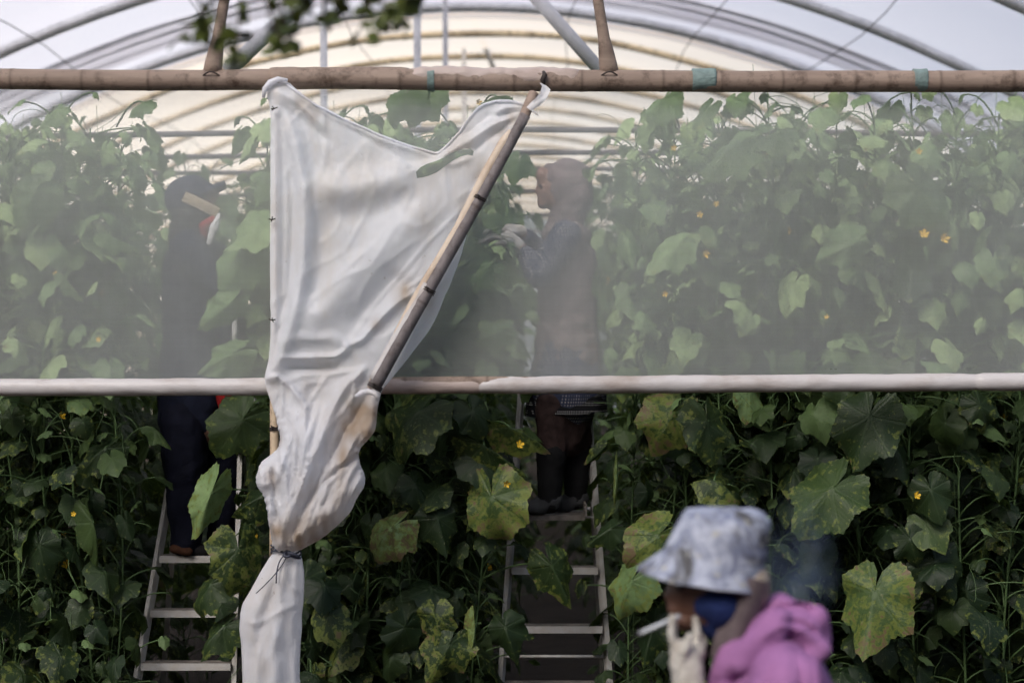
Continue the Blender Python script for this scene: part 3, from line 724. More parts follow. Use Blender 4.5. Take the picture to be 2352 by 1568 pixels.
# ------------------------------------------------------------------ single leaves that stand out in the front line
HERO = [ # ax, ay, tx, ty, L scale, shade, sick, fold, curl, droop, d, label
 (1626,968,1650,1075,1.0,.35,.35,.10,0,.25,7.60,'broad dark green leaf with yellow specks'),
 (1545,950,1478,1062,1.0,.5,.86,.40,0,.6,7.66,'leaf with a dry brown blotch'),
 (1416,1094,1412,1205,1.0,.9,.80,1.15,.3,.2,7.60,'bright yellow leaf curled up like a spindle'),
 (1130,1142,1142,1272,1.0,.6,.78,.12,0,.5,7.58,'large yellow mottled leaf'),
 (900,1214,790,1312,1.0,.9,.92,.30,.2,.7,7.58,'yellow and brown drooping leaf'),
 (962,944,832,1074,1.0,.35,.40,.25,0,.6,7.58,'dark leaf with a yellow rim'),
 (1086,944,1118,1008,1.1,.15,.05,.10,0,.5,7.60,None),(1172,982,1292,1026,.95,.5,.72,.75,0,.3,7.60,'long leaf gone yellow along its fold'),
 (1112,1022,1266,1112,.9,.3,.52,.95,0,.3,7.62,None),(1100,1060,1182,1114,1.0,.1,.1,.35,0,.4,7.66,None),
 (1510,1230,1395,1322,1.0,.6,.82,.25,0,.4,7.60,'yellow speckled leaf beside the bucket hat'),(1450,1335,1368,1476,.85,.75,.62,.50,0,.4,7.60,'leaf with a bright yellow lower half'),
 (2008,1362,1972,1542,1.0,.62,.70,.06,0,.15,7.52,'large yellowing heart shaped leaf'),
 (1912,1122,1792,1246,1.05,.50,.34,.12,0,.3,7.54,'large mid green leaf with a speckled rim'),
 (1996,958,1952,1066,1.15,.22,.18,.12,0,.4,7.56,'large bluish green leaf'),(2138,1124,2166,1224,.85,.2,.1,.15,0,.4,7.62,None),
 (1640,1104,1778,1166,.8,.3,.66,.35,0,.8,7.62,'arched leaf with yellow marks above the hat'),(2060,1036,2116,1122,.9,.15,.15,.2,0,.5,7.66,None),
 (556,964,458,1082,1.0,.45,.22,.25,0,.6,7.58,'broad green leaf before the dark trousers'),(484,1134,414,1292,.95,.85,.45,.85,0,.4,7.56,'bright green folded leaf hanging over the ladder'),
 (548,1262,556,1376,1.1,.35,.62,.15,0,.4,7.60,'leaf with a yellow blotched tip beside the curtain tail'),(482,1342,380,1452,.9,.3,.30,.5,0,.4,7.64,None),
 (512,1438,430,1512,.95,.3,.35,.4,0,.4,7.64,None),(214,1200,252,1330,.9,.55,.05,1.0,.2,.2,7.66,'pale folded leaf showing its underside'),
 (1000,1414,1008,1486,1.1,.2,.66,.2,0,.5,7.58,'leaf with a chewed yellow rim'),(1032,1478,962,1604,.9,.3,.55,.15,0,.4,7.56,None),
 (930,1440,898,1524,.95,.12,.1,.2,0,.4,7.64,None),(1090,1452,1084,1592,.8,.95,.82,1.25,.3,.1,7.56,'narrow rolled yellow leaf'),
 (952,1112,984,1180,.95,.12,.08,.2,0,.5,7.66,None),(1006,1190,1030,1284,.9,.15,.1,.2,0,.5,7.64,None),(1382,1034,1332,1084,.8,.3,.5,.7,0,.3,7.66,None),
 (600,1140,500,1186,.9,.15,.4,.5,0,.3,7.66,None),(2090,1238,2108,1308,1.0,.12,.15,.2,0,.5,7.66,None),(2150,1288,2200,1404,.85,.12,.1,.2,0,.4,7.70,None),
 (1268,1300,1328,1424,.8,.35,.4,.6,0,.5,7.62,None),(1402,1214,1322,1258,.8,.2,.1,.5,0,.5,7.66,None),(1030,560,1000,650,.9,.5,.1,.4,0,.5,7.62,None),(1120,620,1060,690,.9,.6,.2,.6,0,.5,7.62,None),(1150,760,1060,800,.9,.5,.3,.6,0,.5,7.62,None),(1160,1440,1190,1530,.9,.15,.1,.2,0,.5,7.66,None),
 (700,1330,730,1420,.9,.15,.2,.2,0,.4,7.70,None),(1880,1270,1840,1350,.9,.05,.1,.2,0,.5,7.76,None),(90,1250,110,1350,.9,.1,.05,.3,0,.5,7.75,None),(240,1030,150,1090,.9,.2,.2,.4,0,.5,7.75,None),
 (2250,930,2290,1010,.9,.2,.3,.3,0,.5,7.7,None),(1500,1440,1460,1540,.9,.1,.2,.3,0,.5,7.72,None),(2220,1360,2240,1470,.85,.05,.1,.3,0,.5,7.78,None),
 (600,512,504,566,1.15,.75,.12,.15,0,.3,7.52,'light green leaf pressed against the film'),(566,596,482,694,1.0,.4,.1,.4,0,.5,7.56,None),(524,700,404,804,.9,.45,.12,.65,0,.3,7.56,None),
 (532,812,418,868,.9,.45,.1,.5,0,.3,7.56,None),(1556,562,1462,636,.95,.75,.15,.4,0,.3,7.55,None),(606,418,566,484,1.0,.3,.1,.2,0,.5,7.60,None),
 (930,216,860,300,1.0,.25,0,.3,0,.3,7.56,None),(975,214,905,304,.95,.3,0,.3,0,.4,7.58,None),(1140,222,1060,240,1.0,.2,.1,.6,0,.3,7.6,None),
 (1700,330,1600,400,1.1,.35,.05,.3,0,.4,7.62,None),(1790,300,1700,330,1.1,.5,.05,.6,0,.3,7.6,None),(1520,230,1450,300,1.0,.6,.05,.5,0,.5,7.6,None),(1190,372,1168,440,1.0,.5,.05,.2,0,.5,7.62,None),
 (1960,560,1860,610,1.0,.3,.05,.3,0,.6,7.6,None),(2110,430,2190,540,1.1,.1,.05,.3,0,.4,7.62,None),(80,440,20,520,1.3,.1,.05,.2,0,.5,7.6,None),(130,250,60,290,1.0,.55,.1,.5,0,.5,7.62,None),
 (330,235,270,262,1.0,.6,.05,.6,0,.4,7.6,None),(250,540,330,570,1.0,.3,0,.7,0,.4,7.56,None),(150,640,205,700,.9,.3,0,.8,0,.4,7.56,None)]
HS = MB()
petioles = {}
for i, (ax, ay, tx, ty, ls, shade, sick, fold, curl, droop, d, lab) in enumerate(HERO):
    rs = random.Random(500+i)
    if ay < 860: shade = .60+.36*shade; ls *= .86  # leaves behind the film coloured lighter, as if lit through the roof
    a = P(ax, ay, d); t = P(tx, ty, d); v = t-a; L = v.length*ls*(.80 if v.length > .25 else .97)
    tilt = .18 if fold < .5 else .0
    T = v.normalized()+Vector((0, -tilt, 0)); Nn = Vector((rs.uniform(-.7, .7), -1, rs.uniform(.1, 1.1)))
    if ay < 860 and sick < .3 and ay < 420: Nn = Vector((rs.uniform(-.3, .3), -.7, .9))
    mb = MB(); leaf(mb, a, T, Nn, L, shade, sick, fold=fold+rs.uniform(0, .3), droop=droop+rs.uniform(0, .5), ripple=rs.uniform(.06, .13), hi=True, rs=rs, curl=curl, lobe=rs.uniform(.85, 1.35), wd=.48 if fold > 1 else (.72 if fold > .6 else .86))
    px, host = min(plants, key=lambda q: abs(q[0]-ax))
    o = mb.build('leaf', M['leaf'])
    hs = Vector((host.location.x, host.location.y-.0, a.z+rs.uniform(-.10, .02)))
    pm = MB(); tube(pm, bez(hs, a.lerp(hs, .45)+Vector((0, 0, .07)), a+Vector((0, .004, 0)), 10), [.0045]*4+[.0038]*6, 6)
    pt = pm.build('petiole', M['stem'])
    bpy.context.view_layer.update() if i == 0 else None
    loc = Matrix.LocRotScale(host.location, host.rotation_euler.to_quaternion(), host.scale)
    for q in (o, pt): q.parent = host; q.matrix_parent_inverse = loc.inverted()
    if lab: o['label'] = lab
# extra flowers that show
for px, py, d, s in ((1192,1022,7.5,.022),(1162,1110,7.52,.020),(1618,582,7.50,.021),(1609,492,7.52,.018),(2122,540,7.5,.026),(2166,548,7.5,.026),(2110,350,7.55,.018),
      (1548,340,7.55,.016),(1528,674,7.52,.016),(170,1180,7.65,.014),(1098,235,7.6,.016),(2104,1138,7.6,.02),(2420,880,7.6,.02),(2050,890,7.6,.015),(1900,730,7.55,.014),(128,632,7.6,.016),(228,780,7.6,.015)):
    f = MB(); c = P(px, py, d); flower(f, c, Vector((random.uniform(-.6, .6), -1, random.uniform(-.3, .6))), s)
    _, host = min(plants, key=lambda q: abs(q[0]-px)); o = f.build('flower', M['petal'])
    loc = Matrix.LocRotScale(host.location, host.rotation_euler.to_quaternion(), host.scale); o.parent = host; o.matrix_parent_inverse = loc.inverted()

# ------------------------------------------------------------------ trellis bars inside
for i, (yy, z, lab) in enumerate(((9.9, 3.10, 'first rusty crop support bar, above the woman'), (11.0, 3.09, 'second crop support bar, just above the headscarf'), (12.2, 3.10, 'third crop support bar, level with the headscarf top'),
                     (14.0, 3.10, None), (16.5, 3.1, None), (19, 3.1, None))):
    mb = MB(); tube(mb, [Vector((x, yy, z-.02*math.sin((x+5)*.9)+.015*mn.noise(Vector((x, yy, 0))))) for x in np.linspace(-5.5, 5.2, 24)], .0155, 8)
    mb.build('crossbar', M['pole_grey'], loc=(0, yy, z), label=lab or 'thin crop support bar deeper in the tunnel', cat='bar', group='bars across the tunnel above the crop')

# ------------------------------------------------------------------ ladders
def ladder(l_top, l_bot, r_top, r_bot, d, rungs, label, platform=None, dd=.25, thin=()):
    """A-frame stepladder: two stiles, flat treads, back legs"""
    base = P((l_bot[0]+r_bot[0])/2, l_bot[1], d); base.z = 0
    root = empty('stepladder', base, label, 'ladder')
    def st(a, b, yy0, yy1, name, w=.026):
        A = P(a[0], a[1], d, yy1); B = P(b[0], b[1], d, yy0)
        D = (A-B); t = -(B.z)/D.z; B = B + D*t*1.0
        B.y = min(B.y, yy0+.4); mb = MB(); q = D.to_track_quat('Z', 'Y').to_matrix()
        box(mb, (A+B)/2, (w*.8, .034, (A-B).length), q); o = mb.build(name, M['alu'], root, smooth=False); return A, B
    Al, Bl = st(l_top, l_bot, d-.12, d+.1, 'stile'); Ar, Br = st(r_top, r_bot, d-.12, d+.1, 'stile')
    for (py, w) in rungs:
        z = CAMZ-(py-CY)/FP*d
        def at(A, B): t = (z-B.z)/(A.z-B.z); return B.lerp(A, t)
        p, q = at(Al, Bl), at(Ar, Br); c = (p+q)/2
        mb = MB(); L = abs(q.x-p.x)-.024
        if w:
            box(mb, c+Vector((0, .0, 0)), (L, .085, .006)); mb2 = MB(); box(mb2, c+Vector((0, -.043, -.011)), (L, .004, .030))
            mb.build('tread', M['tread'], root, smooth=False); mb2.build('tread_edge', M['alu'], root, smooth=False)
        else:
            tube(mb, [p, q], .007, 8); mb.build('spreader_bar', M['alu'], root)
    # back frame
    for (A, B) in ((Al, Bl), (Ar, Br)):
        mb = MB(); a = A+Vector((0, .05, 0)); b = Vector((B.x, B.y+.95, 0)); D = a-b
        box(mb, (a+b)/2, (.022, .022, D.length), D.to_track_quat('Z', 'Y').to_matrix()); mb.build('back_leg', M['alu'], root, smooth=False)
    return root
lad1 = ladder((400,1010), (325,1568), (545,1010), (547,1568), 8.15, ((1275,1),(1396,1),(1512,1),(1640,1),(1760,1)), 'aluminium stepladder under the man in the cap, left of the curtain')
for o in list(lad1.children):
    pass
lad2 = ladder((1199,890), (1150,1568), (1349,890), (1397,1568), 8.15, ((1300,1),(1430,1),(1498,0),(1556,1),(1690,1)), 'aluminium stepladder with a standing platform, under the woman')
mb = MB(); box(mb, P(1270, 1183, 8.15)+Vector((0, 0, 0)), (.27, .24, .022)); box(mb, P(1344, 1168, 8.05), (.008, .2, .05)); mb.build('platform', M['tread'], lad2, smooth=False)
mb = MB(); tube(mb, [P(1345, 1187, 8.05), P(1372, 1188, 8.05)], .006, 8); tube(mb, [P(1342, 1168, 8.02), P(1356, 1168, 8.02)], .008, 8); mb.build('platform_bracket', M['alu'], lad2)

# ------------------------------------------------------------------ figures: prims joined by a voxel remesh into one skin
def sphere_pts(c, rx, ry, rz, rot=None, nu=16, nv=10):
    vs = []; fs = []
    for j in range(nv+1):
        ph = math.pi*j/nv
        for i in range(nu):
            th = 2*math.pi*i/nu; v = Vector((rx*math.sin(ph)*math.cos(th), ry*math.sin(ph)*math.sin(th), rz*math.cos(ph)))
            if rot is not None: v = rot @ v
            vs.append(Vector(c)+v)
    for j in range(nv):
        for i in range(nu): fs.append((j*nu+i, (j+1)*nu+i, (j+1)*nu+(i+1) % nu, j*nu+(i+1) % nu))
    return vs, fs
def capsule(mb, a, ra, b, rb, n=12, sy=1.0):
    a = Vector(a); b = Vector(b); D = b-a; L = max(D.length, 1e-5); ax = D/L
    q = ax.to_track_quat('Z', 'Y').to_matrix(); vs = []; fs = []
    prof = [(-ra*math.cos(t), ra*math.sin(t)) for t in np.linspace(0, math.pi/2, 5)] + [(L+rb*math.sin(t), rb*math.cos(t)) for t in np.linspace(0, math.pi/2, 5)]
    for (h, r) in prof:
        for i in range(n):
            th = 2*math.pi*i/n; v = q @ Vector((max(r, 1e-4)*math.cos(th), max(r, 1e-4)*math.sin(th), h)); v.y *= sy; vs.append(a+v)
    m = len(prof)
    fs = [(j*n+i, j*n+(i+1) % n, (j+1)*n+(i+1) % n, (j+1)*n+i) for j in range(m-1) for i in range(n)] + [tuple(range(n-1, -1, -1)), tuple((m-1)*n+i for i in range(n))]
    mb.add(vs, fs)
def skin(name, prims, mat, parent, voxel=.012, smooth=6, wrinkle=0, wscale=14, wst=(1,1,1), label=None, fac=.5, ridge=False, folds=None):
    mb = MB()
    for p in prims:
        if p[0] == 'c': capsule(mb, p[1], p[2], p[3], p[4], sy=p[5] if len(p) > 5 else 1)
        else:
            vs, fs = sphere_pts(p[1], *p[2], rot=Euler(p[3]).to_matrix() if len(p) > 3 else None); mb.add(vs, fs)
    o = mb.build('tmp', mat, parent)
    md = o.modifiers.new('r', 'REMESH'); md.mode = 'VOXEL'; md.voxel_size = voxel; md.use_smooth_shade = True
    ms = o.modifiers.new('s', 'SMOOTH'); ms.iterations = smooth; ms.factor = fac
    dg = bpy.context.evaluated_depsgraph_get(); dg.update()
    me = bpy.data.meshes.new_from_object(o.evaluated_get(dg)); me.name = name
    bpy.data.objects.remove(o)
    if wrinkle:
        for v, nn in zip(me.vertices, [x.vector.copy() for x in me.vertex_normals]):
            c = v.co; q = Vector((c.x*wst[0], c.y*wst[1], c.z*wst[2]))*wscale
            if ridge: v.co = c + nn*wrinkle*((1-abs(mn.noise(q))*2.2)**3*.7+.3*mn.noise(q*2.1)-.2)
            else: v.co = c + nn*wrinkle*(mn.noise(q)+.5*mn.noise(q*2.1+Vector((3, 1, 2))))
    if folds:
        px0 = Vector(parent.location)
        for v in me.vertices:
            w_ = v.co + px0
            if w_.y < HD+.08:
                X_ = w_.x*FP/w_.y + CX; Y_ = CY - (w_.z-CAMZ)*FP/w_.y
                v.co.y -= fold_h(X_, Y_, folds)*min(1, max(0, (HD+.08-w_.y)/.08))
    me.polygons.foreach_set('use_smooth', [True]*len(me.polygons))
    if not me.materials: me.materials.append(mat)
    ob = bpy.data.objects.new(name, me); COL.objects.link(ob); ob.parent = parent
    if label: ob['label'] = label
    return ob
def cloth(name, col, **k): return simple(name, col, k.pop('rough', .85), k.pop('var', .3), k.pop('scale', 18), 0, k.pop('bump', .3), .15, **k)
M['skin'] = simple('skin', (.20,.115,.085), .5, .2, 20, 0, .1)
M['skin_dark'] = simple('skin_dark', (.13,.065,.045), .5, .2, 20, 0, .1)
M['lip'] = simple('lip', (.20,.07,.06), .5); M['eye'] = simple('eye', (.02,.015,.012), .3)
M['hijab'] = cloth('hijab', (.15,.12,.12)); M['vest'] = cloth('vest', (.25,.20,.19))
M['navy'] = cloth('navy', (.012,.015,.032)); M['navy2'] = cloth('navy2', (.005,.006,.015)); M['cap'] = cloth('cap', (.018,.022,.045))
M['buff'] = cloth('buff', (.05,.05,.045)); M['beige'] = cloth('beige', (.42,.35,.25)); M['white'] = cloth('white', (.62,.62,.62)); M['red'] = cloth('red', (.24,.012,.012))
M['glove'] = cloth('glove', (.52,.50,.46), col2=(.36,.33,.29)); M['black'] = cloth('black', (.010,.010,.011)); M['boot'] = cloth('boot', (.05,.052,.055))
M['pink'] = cloth('pink', (.32,.145,.315), col2=(.25,.11,.25), scale=8); M['bluemask'] = cloth('bluemask', (.02,.035,.12)); M['greystrap'] = cloth('greystrap', (.15,.12,.125)); M['hairnet'] = cloth('hairnet', (.42,.36,.30), col2=(.20,.15,.12), scale=30)
M['orange'] = cloth('orange', (.05,.022,.012))
def hat_mat():
    m, nt, out = nodes('tiedye'); n = N(nt); tc = n('ShaderNodeTexCoord'); pos = tc.outputs['Object']
    a = n.noise(pos, 13, 4, .65, 1.5); b = n.noise(pos, 10, 5, .7, .8)
    col = n.mix(n.maprange(a, .42, .62), (.42,.45,.54,1), (.17,.19,.27,1))
    col = n.mix(n.maprange(b, .52, .64), col, (.085,.085,.09,1)); col = n.mix(n.maprange(n.noise(pos, 34, 3), .60, .68, 0, .7), col, (.40,.38,.30,1))
    bs = n('ShaderNodeBsdfPrincipled', {'Base Color': col, 'Roughness': .9, 'Specular IOR Level': .1}); nt.links.new(bs.outputs[0], out.inputs[0]); return m
M['tiedye'] = hat_mat()
def pattern_mat(name, dark, light, sz, bands=True):
    m, nt, out = nodes(name); n = N(nt); tc = n('ShaderNodeTexCoord'); sp = n('ShaderNodeSeparateXYZ', {0: tc.outputs['Object']})
    z = sp.outputs[2]; x = n.math('ADD', sp.outputs[0], n.math('MULTIPLY', sp.outputs[1], .6))
    fx = n.math('ABSOLUTE', n.math('SUBTRACT', n.math('FRACT', n.math('MULTIPLY', x, sz)), .5)); fz = n.math('ABSOLUTE', n.math('SUBTRACT', n.math('FRACT', n.math('MULTIPLY', z, sz*.9)), .5))
    dot = n.math('MULTIPLY', n.maprange(fx, .12, .25, 1, 0), n.maprange(fz, .2, .32, 1, 0))
    band = n.maprange(n.math('SINE', n.math('MULTIPLY', z, sz*1.3)), -.1, .1) if bands else n.maprange(n.noise(tc.outputs['Object'], 14, 2), .42, .52)
    col = n.mix(n.math('MULTIPLY', dot, band), c4(dark), c4(light))
    bs = n('ShaderNodeBsdfPrincipled', {'Base Color': col, 'Roughness': .9, 'Specular IOR Level': .1}); nt.links.new(bs.outputs[0], out.inputs[0]); return m
M['tunic'] = pattern_mat('tunic', (.035,.042,.075), (.30,.28,.27), 80, False); M['hem'] = pattern_mat('hem', (.010,.010,.012), (.30,.30,.30), 125)
M['floral'] = simple('floral', (.022,.014,.013), .9, .3, 22, 0, .2, .1, col2=(.055,.036,.034))

def hand(mb_or_prims, wrist, palm, fdir, up, side, s=1.0, curl=.5, spread=.010):
    """palm plus four fingers of unequal length and a thumb off the side, as capsule prims"""
    pr = mb_or_prims; fdir = fdir.normalized(); up = up.normalized(); side = side.normalized()
    pr.append(('c', wrist, .026*s, palm, .030*s)); 
    for k in (-1, 0, 1): pr.append(('c', palm+side*k*.018*s-fdir*.02*s, .016*s, palm+side*k*.022*s+fdir*.035*s, .013*s))
    for k, (o, ln) in enumerate(((-1.5, .062), (-.5, .072), (.5, .068), (1.5, .052))):
        b = palm+side*o*.019*s+fdir*.040*s; ln *= s
        m = b+(fdir-up*curl*.5+side*o*spread*6).normalized()*ln*.5; e = m+(fdir-up*curl*1.8+side*o*spread*4).normalized()*ln*.5
        pr.append(('c', b, .0095*s, m, .0088*s)); pr.append(('c', m, .0088*s, e, .0072*s))
    tb = palm-side*.030*s-fdir*.012*s; tm = tb+(fdir*.6-side*.8-up*.3).normalized()*.036*s; te = tm+(fdir-up*.5).normalized()*.030*s
    pr.append(('c', tb, .013*s, tm, .0105*s)); pr.append(('c', tm, .0105*s, te, .0085*s))

# -- the woman on the right-hand ladder, facing left
WD = 8.12
def W(px, py, dy=0.0): return P(px, py, WD, WD+dy)
woman = empty('person', W(1290, 1175), 'woman in brown headscarf and patterned tunic on the ladder, reaching into the vines', 'person')
body = [('e', W(1286, 432), (.088, .072, .112)), ('c', W(1300, 480), .05, W(1302, 530), .055),
  ('e', W(1243, 440), (.018, .03, .028)), ('c', W(1244, 418), .018, W(1232, 440), .011), ('e', W(1246, 404), (.030, .05, .04)), ('e', W(1248, 468), (.028, .034, .024)), ('e', W(1240, 456), (.014, .022, .012)), ('e', W(1250, 440), (.03, .05, .05)),
  ('c', W(1302, 560, -.10), .07, W(1302, 560, .10), .07), ('c', W(1304, 600), .12, W(1306, 800), .13, .9), ('c', W(1306, 800, 0), .14, W(1305, 900), .15, .9),
  ('c', W(1272, 930, -.05), .055, W(1264, 1040, -.07), .045), ('c', W(1264, 1040, -.07), .058, W(1262, 1150, -.07), .042), ('c', W(1322, 930, .06), .055, W(1326, 1040, .08), .045), ('c', W(1326, 1040, .08), .058, W(1326, 1150, .08), .042)]
for s, sh, el, wr, pl in ((-1, W(1296, 548, -.17), W(1236, 638, -.20), W(1196, 574, -.16), W(1172, 556, -.14)), (1, W(1292, 548, .15), W(1240, 580, .17), W(1200, 535, .08), W(1172, 532, .06))):
    body += [('c', sh, .058, el, .042), ('c', el, .040, wr, .028)]
    hand(body, wr, pl, Vector((-1, -s*.1, .25)), Vector((.2, 0, 1)), Vector((0, 1, .1)), 1.0, .6)
skin('body', body, M['skin'], woman, .009, 4)
skin('headscarf', [('e', W(1304, 424), (.108, .098, .118)), ('e', W(1318, 450), (.088, .095, .10)), ('c', W(1262, 388), .03, W(1250, 398), .018), ('c', W(1310, 470), .085, W(1302, 520), .075), ('c', W(1290, 500), .055, W(1272, 540), .05), ('e', W(1302, 545), (.11, .18, .06)), ('c', W(1276, 540, -.06), .03, W(1262, 560, -.05), .02)], M['hijab'], woman, .008, 4, .008, 16)
skin('vest', [('c', W(1303, 556, -.11), .082, W(1303, 556, .11), .082), ('c', W(1303, 600), .130, W(1303, 760), .132, .95), ('c', W(1303, 760), .135, W(1302, 850), .150, .95)], M['vest'], woman, .011, 6, .012, 9, (1, 1, 2.2), 'long taupe waistcoat')
skin('tunic', [('c', W(1304, 800), .140, W(1300, 905), .158, .95), ('c', W(1250, 905), .075, W(1352, 905), .080), ('c', W(1302, 860), .155, W(1299, 900), .165)], M['tunic'], woman, .011, 5, .010, 10, (1.6, 1.6, .4))
hm = MB(); vs = []; sg = 72; rws = 10
for j in range(rws):
    t = j/(rws-1)
    for k in range(sg):
        a = 2*math.pi*k/sg; rx = .162+.016*t; x = math.cos(a)*rx; tilt_ = x*.06
        vs.append(W(1299, 868)+Vector((x*(1+.03*math.sin(a*7+t)), math.sin(a)*rx*.85, -t*.155+tilt_+.004*math.sin(a*6))))
hm.add(vs, [(j*sg+k, j*sg+(k+1) % sg, (j+1)*sg+(k+1) % sg, (j+1)*sg+k) for j in range(rws-1) for k in range(sg)])
hm.build('tunic_hem', M['hem'], woman)
for s, sh, el, wr in ((-1, W(1296, 548, -.17), W(1236, 638, -.20), W(1206, 588, -.165)), (1, W(1292, 548, .15), W(1240, 580, .17), W(1208, 542, .10))):
    skin('sleeve', [('c', sh, .070, el, .056), ('c', el, .055, wr, .042)], M['tunic'], woman, .009, 4, .008, 16)
for s, wr, pl in ((-1, W(1190, 568, -.157), W(1168, 553, -.14)), (1, W(1196, 530, .08), W(1170, 530, .06))):
    pr = []; hand(pr, wr, pl, Vector((-1, -s*.1, .25)), Vector((.2, 0, 1)), Vector((0, 1, .1)), 1.2, .6); skin('glove', pr, M['glove'], woman, .006, 3, label='white work glove')
skin('skirt', [('c', W(1270, 930, -.06), .090, W(1268, 1020, -.06), .072), ('c', W(1322, 930, .07), .090, W(1322, 1020, .07), .072), ('c', W(1296, 930), .11, W(1296, 1000), .09)], M['floral'], woman, .011, 4, .012, 12)
for x, dy in ((1264, -.07), (1326, .08)):
    skin('boot', [('c', W(x, 1040, dy), .064, W(x-2, 1140, dy), .050), ('c', W(x, 1150, dy), .048, W(x-26, 1160, dy), .036), ('e', W(x-32, 1163, dy), (.055, .045, .030)), ('c', W(x+2, 1040, dy), .068, W(x+2, 1052, dy), .066)], M['black'], woman, .009, 3, .004, 20)
    skin('overshoe', [('c', W(x+2, 1146, dy), .050, W(x-18, 1156, dy), .044), ('e', W(x-30, 1163, dy), (.060, .048, .034))], M['boot'], woman, .009, 3, .008, 22, label='crumpled grey shoe cover')
for o in (M['eye'],):
    mb = MB(); vs, fs = sphere_pts(W(1240, 428, -.045), .008, .010, .005); mb.add(vs, fs); mb.build('eye', M['eye'], woman)

# -- the man in the cap on the left ladder, facing right, head tipped back
MD = 8.22
def G(px, py, dy=0.0): return P(px, py, MD, MD+dy)
man = empty('person', G(460, 1270), 'man in dark cap and long navy coat on the left ladder, looking up', 'person')
body = [('e', G(440, 462), (.105, .078, .098), (0, -.35, 0)), ('c', G(436, 500), .058, G(430, 555), .062), ('e', G(488, 458), (.035, .045, .05)), ('c', G(494, 448), .014, G(507, 458), .010), ('e', G(492, 482), (.030, .032, .022)), ('e', G(500, 472), (.012, .02, .008)),
  ('c', G(450, 585, -.11), .075, G(450, 585, .11), .075), ('c', G(455, 620), .125, G(462, 800), .13), ('c', G(462, 800), .13, G(462, 960), .14),
  ('c', G(430, 980, -.08), .085, G(432, 1110, -.08), .065), ('c', G(432, 1110, -.08), .062, G(432, 1245, -.08), .045), ('c', G(495, 980, .09), .085, G(500, 1110, .09), .065), ('c', G(500, 1110, .09), .062, G(498, 1245, .09), .045)]
for s, sh, el, wr, pl in ((-1, G(462, 590, -.19), G(530, 660, -.24), G(580, 590, -.20), G(592, 570, -.19)), (1, G(462, 590, .18), G(540, 620, .20), G(585, 545, .14), G(597, 525, .13))):
    body += [('c', sh, .060, el, .044), ('c', el, .042, wr, .028)]; hand(body, wr, pl, Vector((.3, -s*.1, 1)), Vector((-1, 0, .2)), Vector((0, 1, 0)), 1.0, .5)
skin('body', body, M['skin'], man, .010, 4)
skin('cap', [('e', G(434, 452), (.112, .090, .096), (0, -.30, 0)), ('c', G(466, 440), .030, G(482, 430), .020)], M['cap'], man, .007, 4, .002, 10)
mb = MB(); vs = []
for j in range(9):
    t = j/8
    for k in range(9):
        s = -1+k/4; w = .080*math.sqrt(max(.05, 1-(t*.92)**2)); u = t*.120
        c = G(462, 438); vs.append(c+Vector((u*.86, s*w, u*.46-.022*s*s-.01*t*t)))
nv = 9; f1 = [(j*nv+i, j*nv+i+1, (j+1)*nv+i+1, (j+1)*nv+i) for j in range(8) for i in range(8)]; mb.add(vs, f1); mb.add([v+Vector((.004, 0, -.012)) for v in vs], [f[::-1] for f in f1])
edge = [j*nv for j in range(9)]+[8*nv+i for i in range(1, 9)]+[j*nv+8 for j in range(7, -1, -1)]
mb.f += [(edge[i], edge[i+1], edge[i+1]+81, edge[i]+81) for i in range(len(edge)-1)]
mb.build('cap_bill', M['cap'], man)
mb = MB(); vs, fs = sphere_pts(G(456, 417, -.02), .016, .030, .007); mb.add(vs, fs); mb.build('cap_badge', M['white'], man)
skin('neck_gaiter', [('e', G(438, 490), (.095, .085, .072), (0, .3, 0)), ('c', G(432, 505), .070, G(428, 548), .080), ('c', G(470, 492), .045, G(486, 494), .034)], M['buff'], man, .009, 4, .008, 16)
mb = MB(); tp = [(430,455),(450,463),(470,473),(490,483),(506,491)]; vs = []
for i, (x, y) in enumerate(tp):
    for s in (-1, 0, 1): vs.append(G(x-s*5, y+s*11, -.094+.012*i*i/6+.004*s*s))
for i, (x, y) in enumerate(tp):
    for s in (-1, 0, 1): vs.append(G(x-s*5, y+s*11, -.088+.012*i*i/6+.004*s*s))
f1 = [(i*3+k, i*3+k+1, (i+1)*3+k+1, (i+1)*3+k) for i in range(4) for k in range(2)]; mb.add(vs, f1+[tuple(q+15 for q in f[::-1]) for f in f1]); mb.build('mask_strap', M['beige'], man)
skin('coat', [('c', G(448, 580, -.13), .092, G(448, 580, .13), .092), ('c', G(452, 620), .142, G(452, 760), .150), ('c', G(452, 760), .155, G(450, 900), .175), ('c', G(446, 900), .172, G(446, 955), .155), ('c', G(416, 960, -.03), .10, G(478, 970), .10), ('c', G(505, 640), .10, G(520, 900), .10), ('c', G(405, 600), .05, G(402, 880), .07), ('c', G(490, 585, -.05), .07, G(540, 640, -.05), .07), ('c', G(400, 880), .08, G(408, 985), .075), ('c', G(500, 880), .10, G(498, 985), .075), ('c', G(450, 900), .12, G(452, 980), .09), ('c', G(420, 600), .09, G(410, 760), .08)] , M['navy'], man, .011, 5, .012, 8, (1, 1, .6))
for s, sh, el, wr in ((-1, G(462, 590, -.19), G(530, 660, -.24), G(575, 600, -.21)), (1, G(462, 590, .18), G(540, 620, .20), G(580, 552, .145))):
    skin('sleeve', [('c', sh, .078, el, .062), ('c', el, .060, wr, .045)], M['navy'], man, .010, 4, .010, 14)
skin('trousers', [('c', G(428, 960, -.08), .105, G(434, 1100, -.08), .095), ('c', G(434, 1100, -.08), .092, G(437, 1240, -.08), .070), ('c', G(495, 960, .09), .105, G(504, 1100, .09), .095), ('c', G(504, 1100, .09), .09, G(502, 1238, .09), .068), ('c', G(440, 1000, -.05), .09, G(486, 1000, .05), .09)], M['navy2'], man, .011, 4, .010, 12)
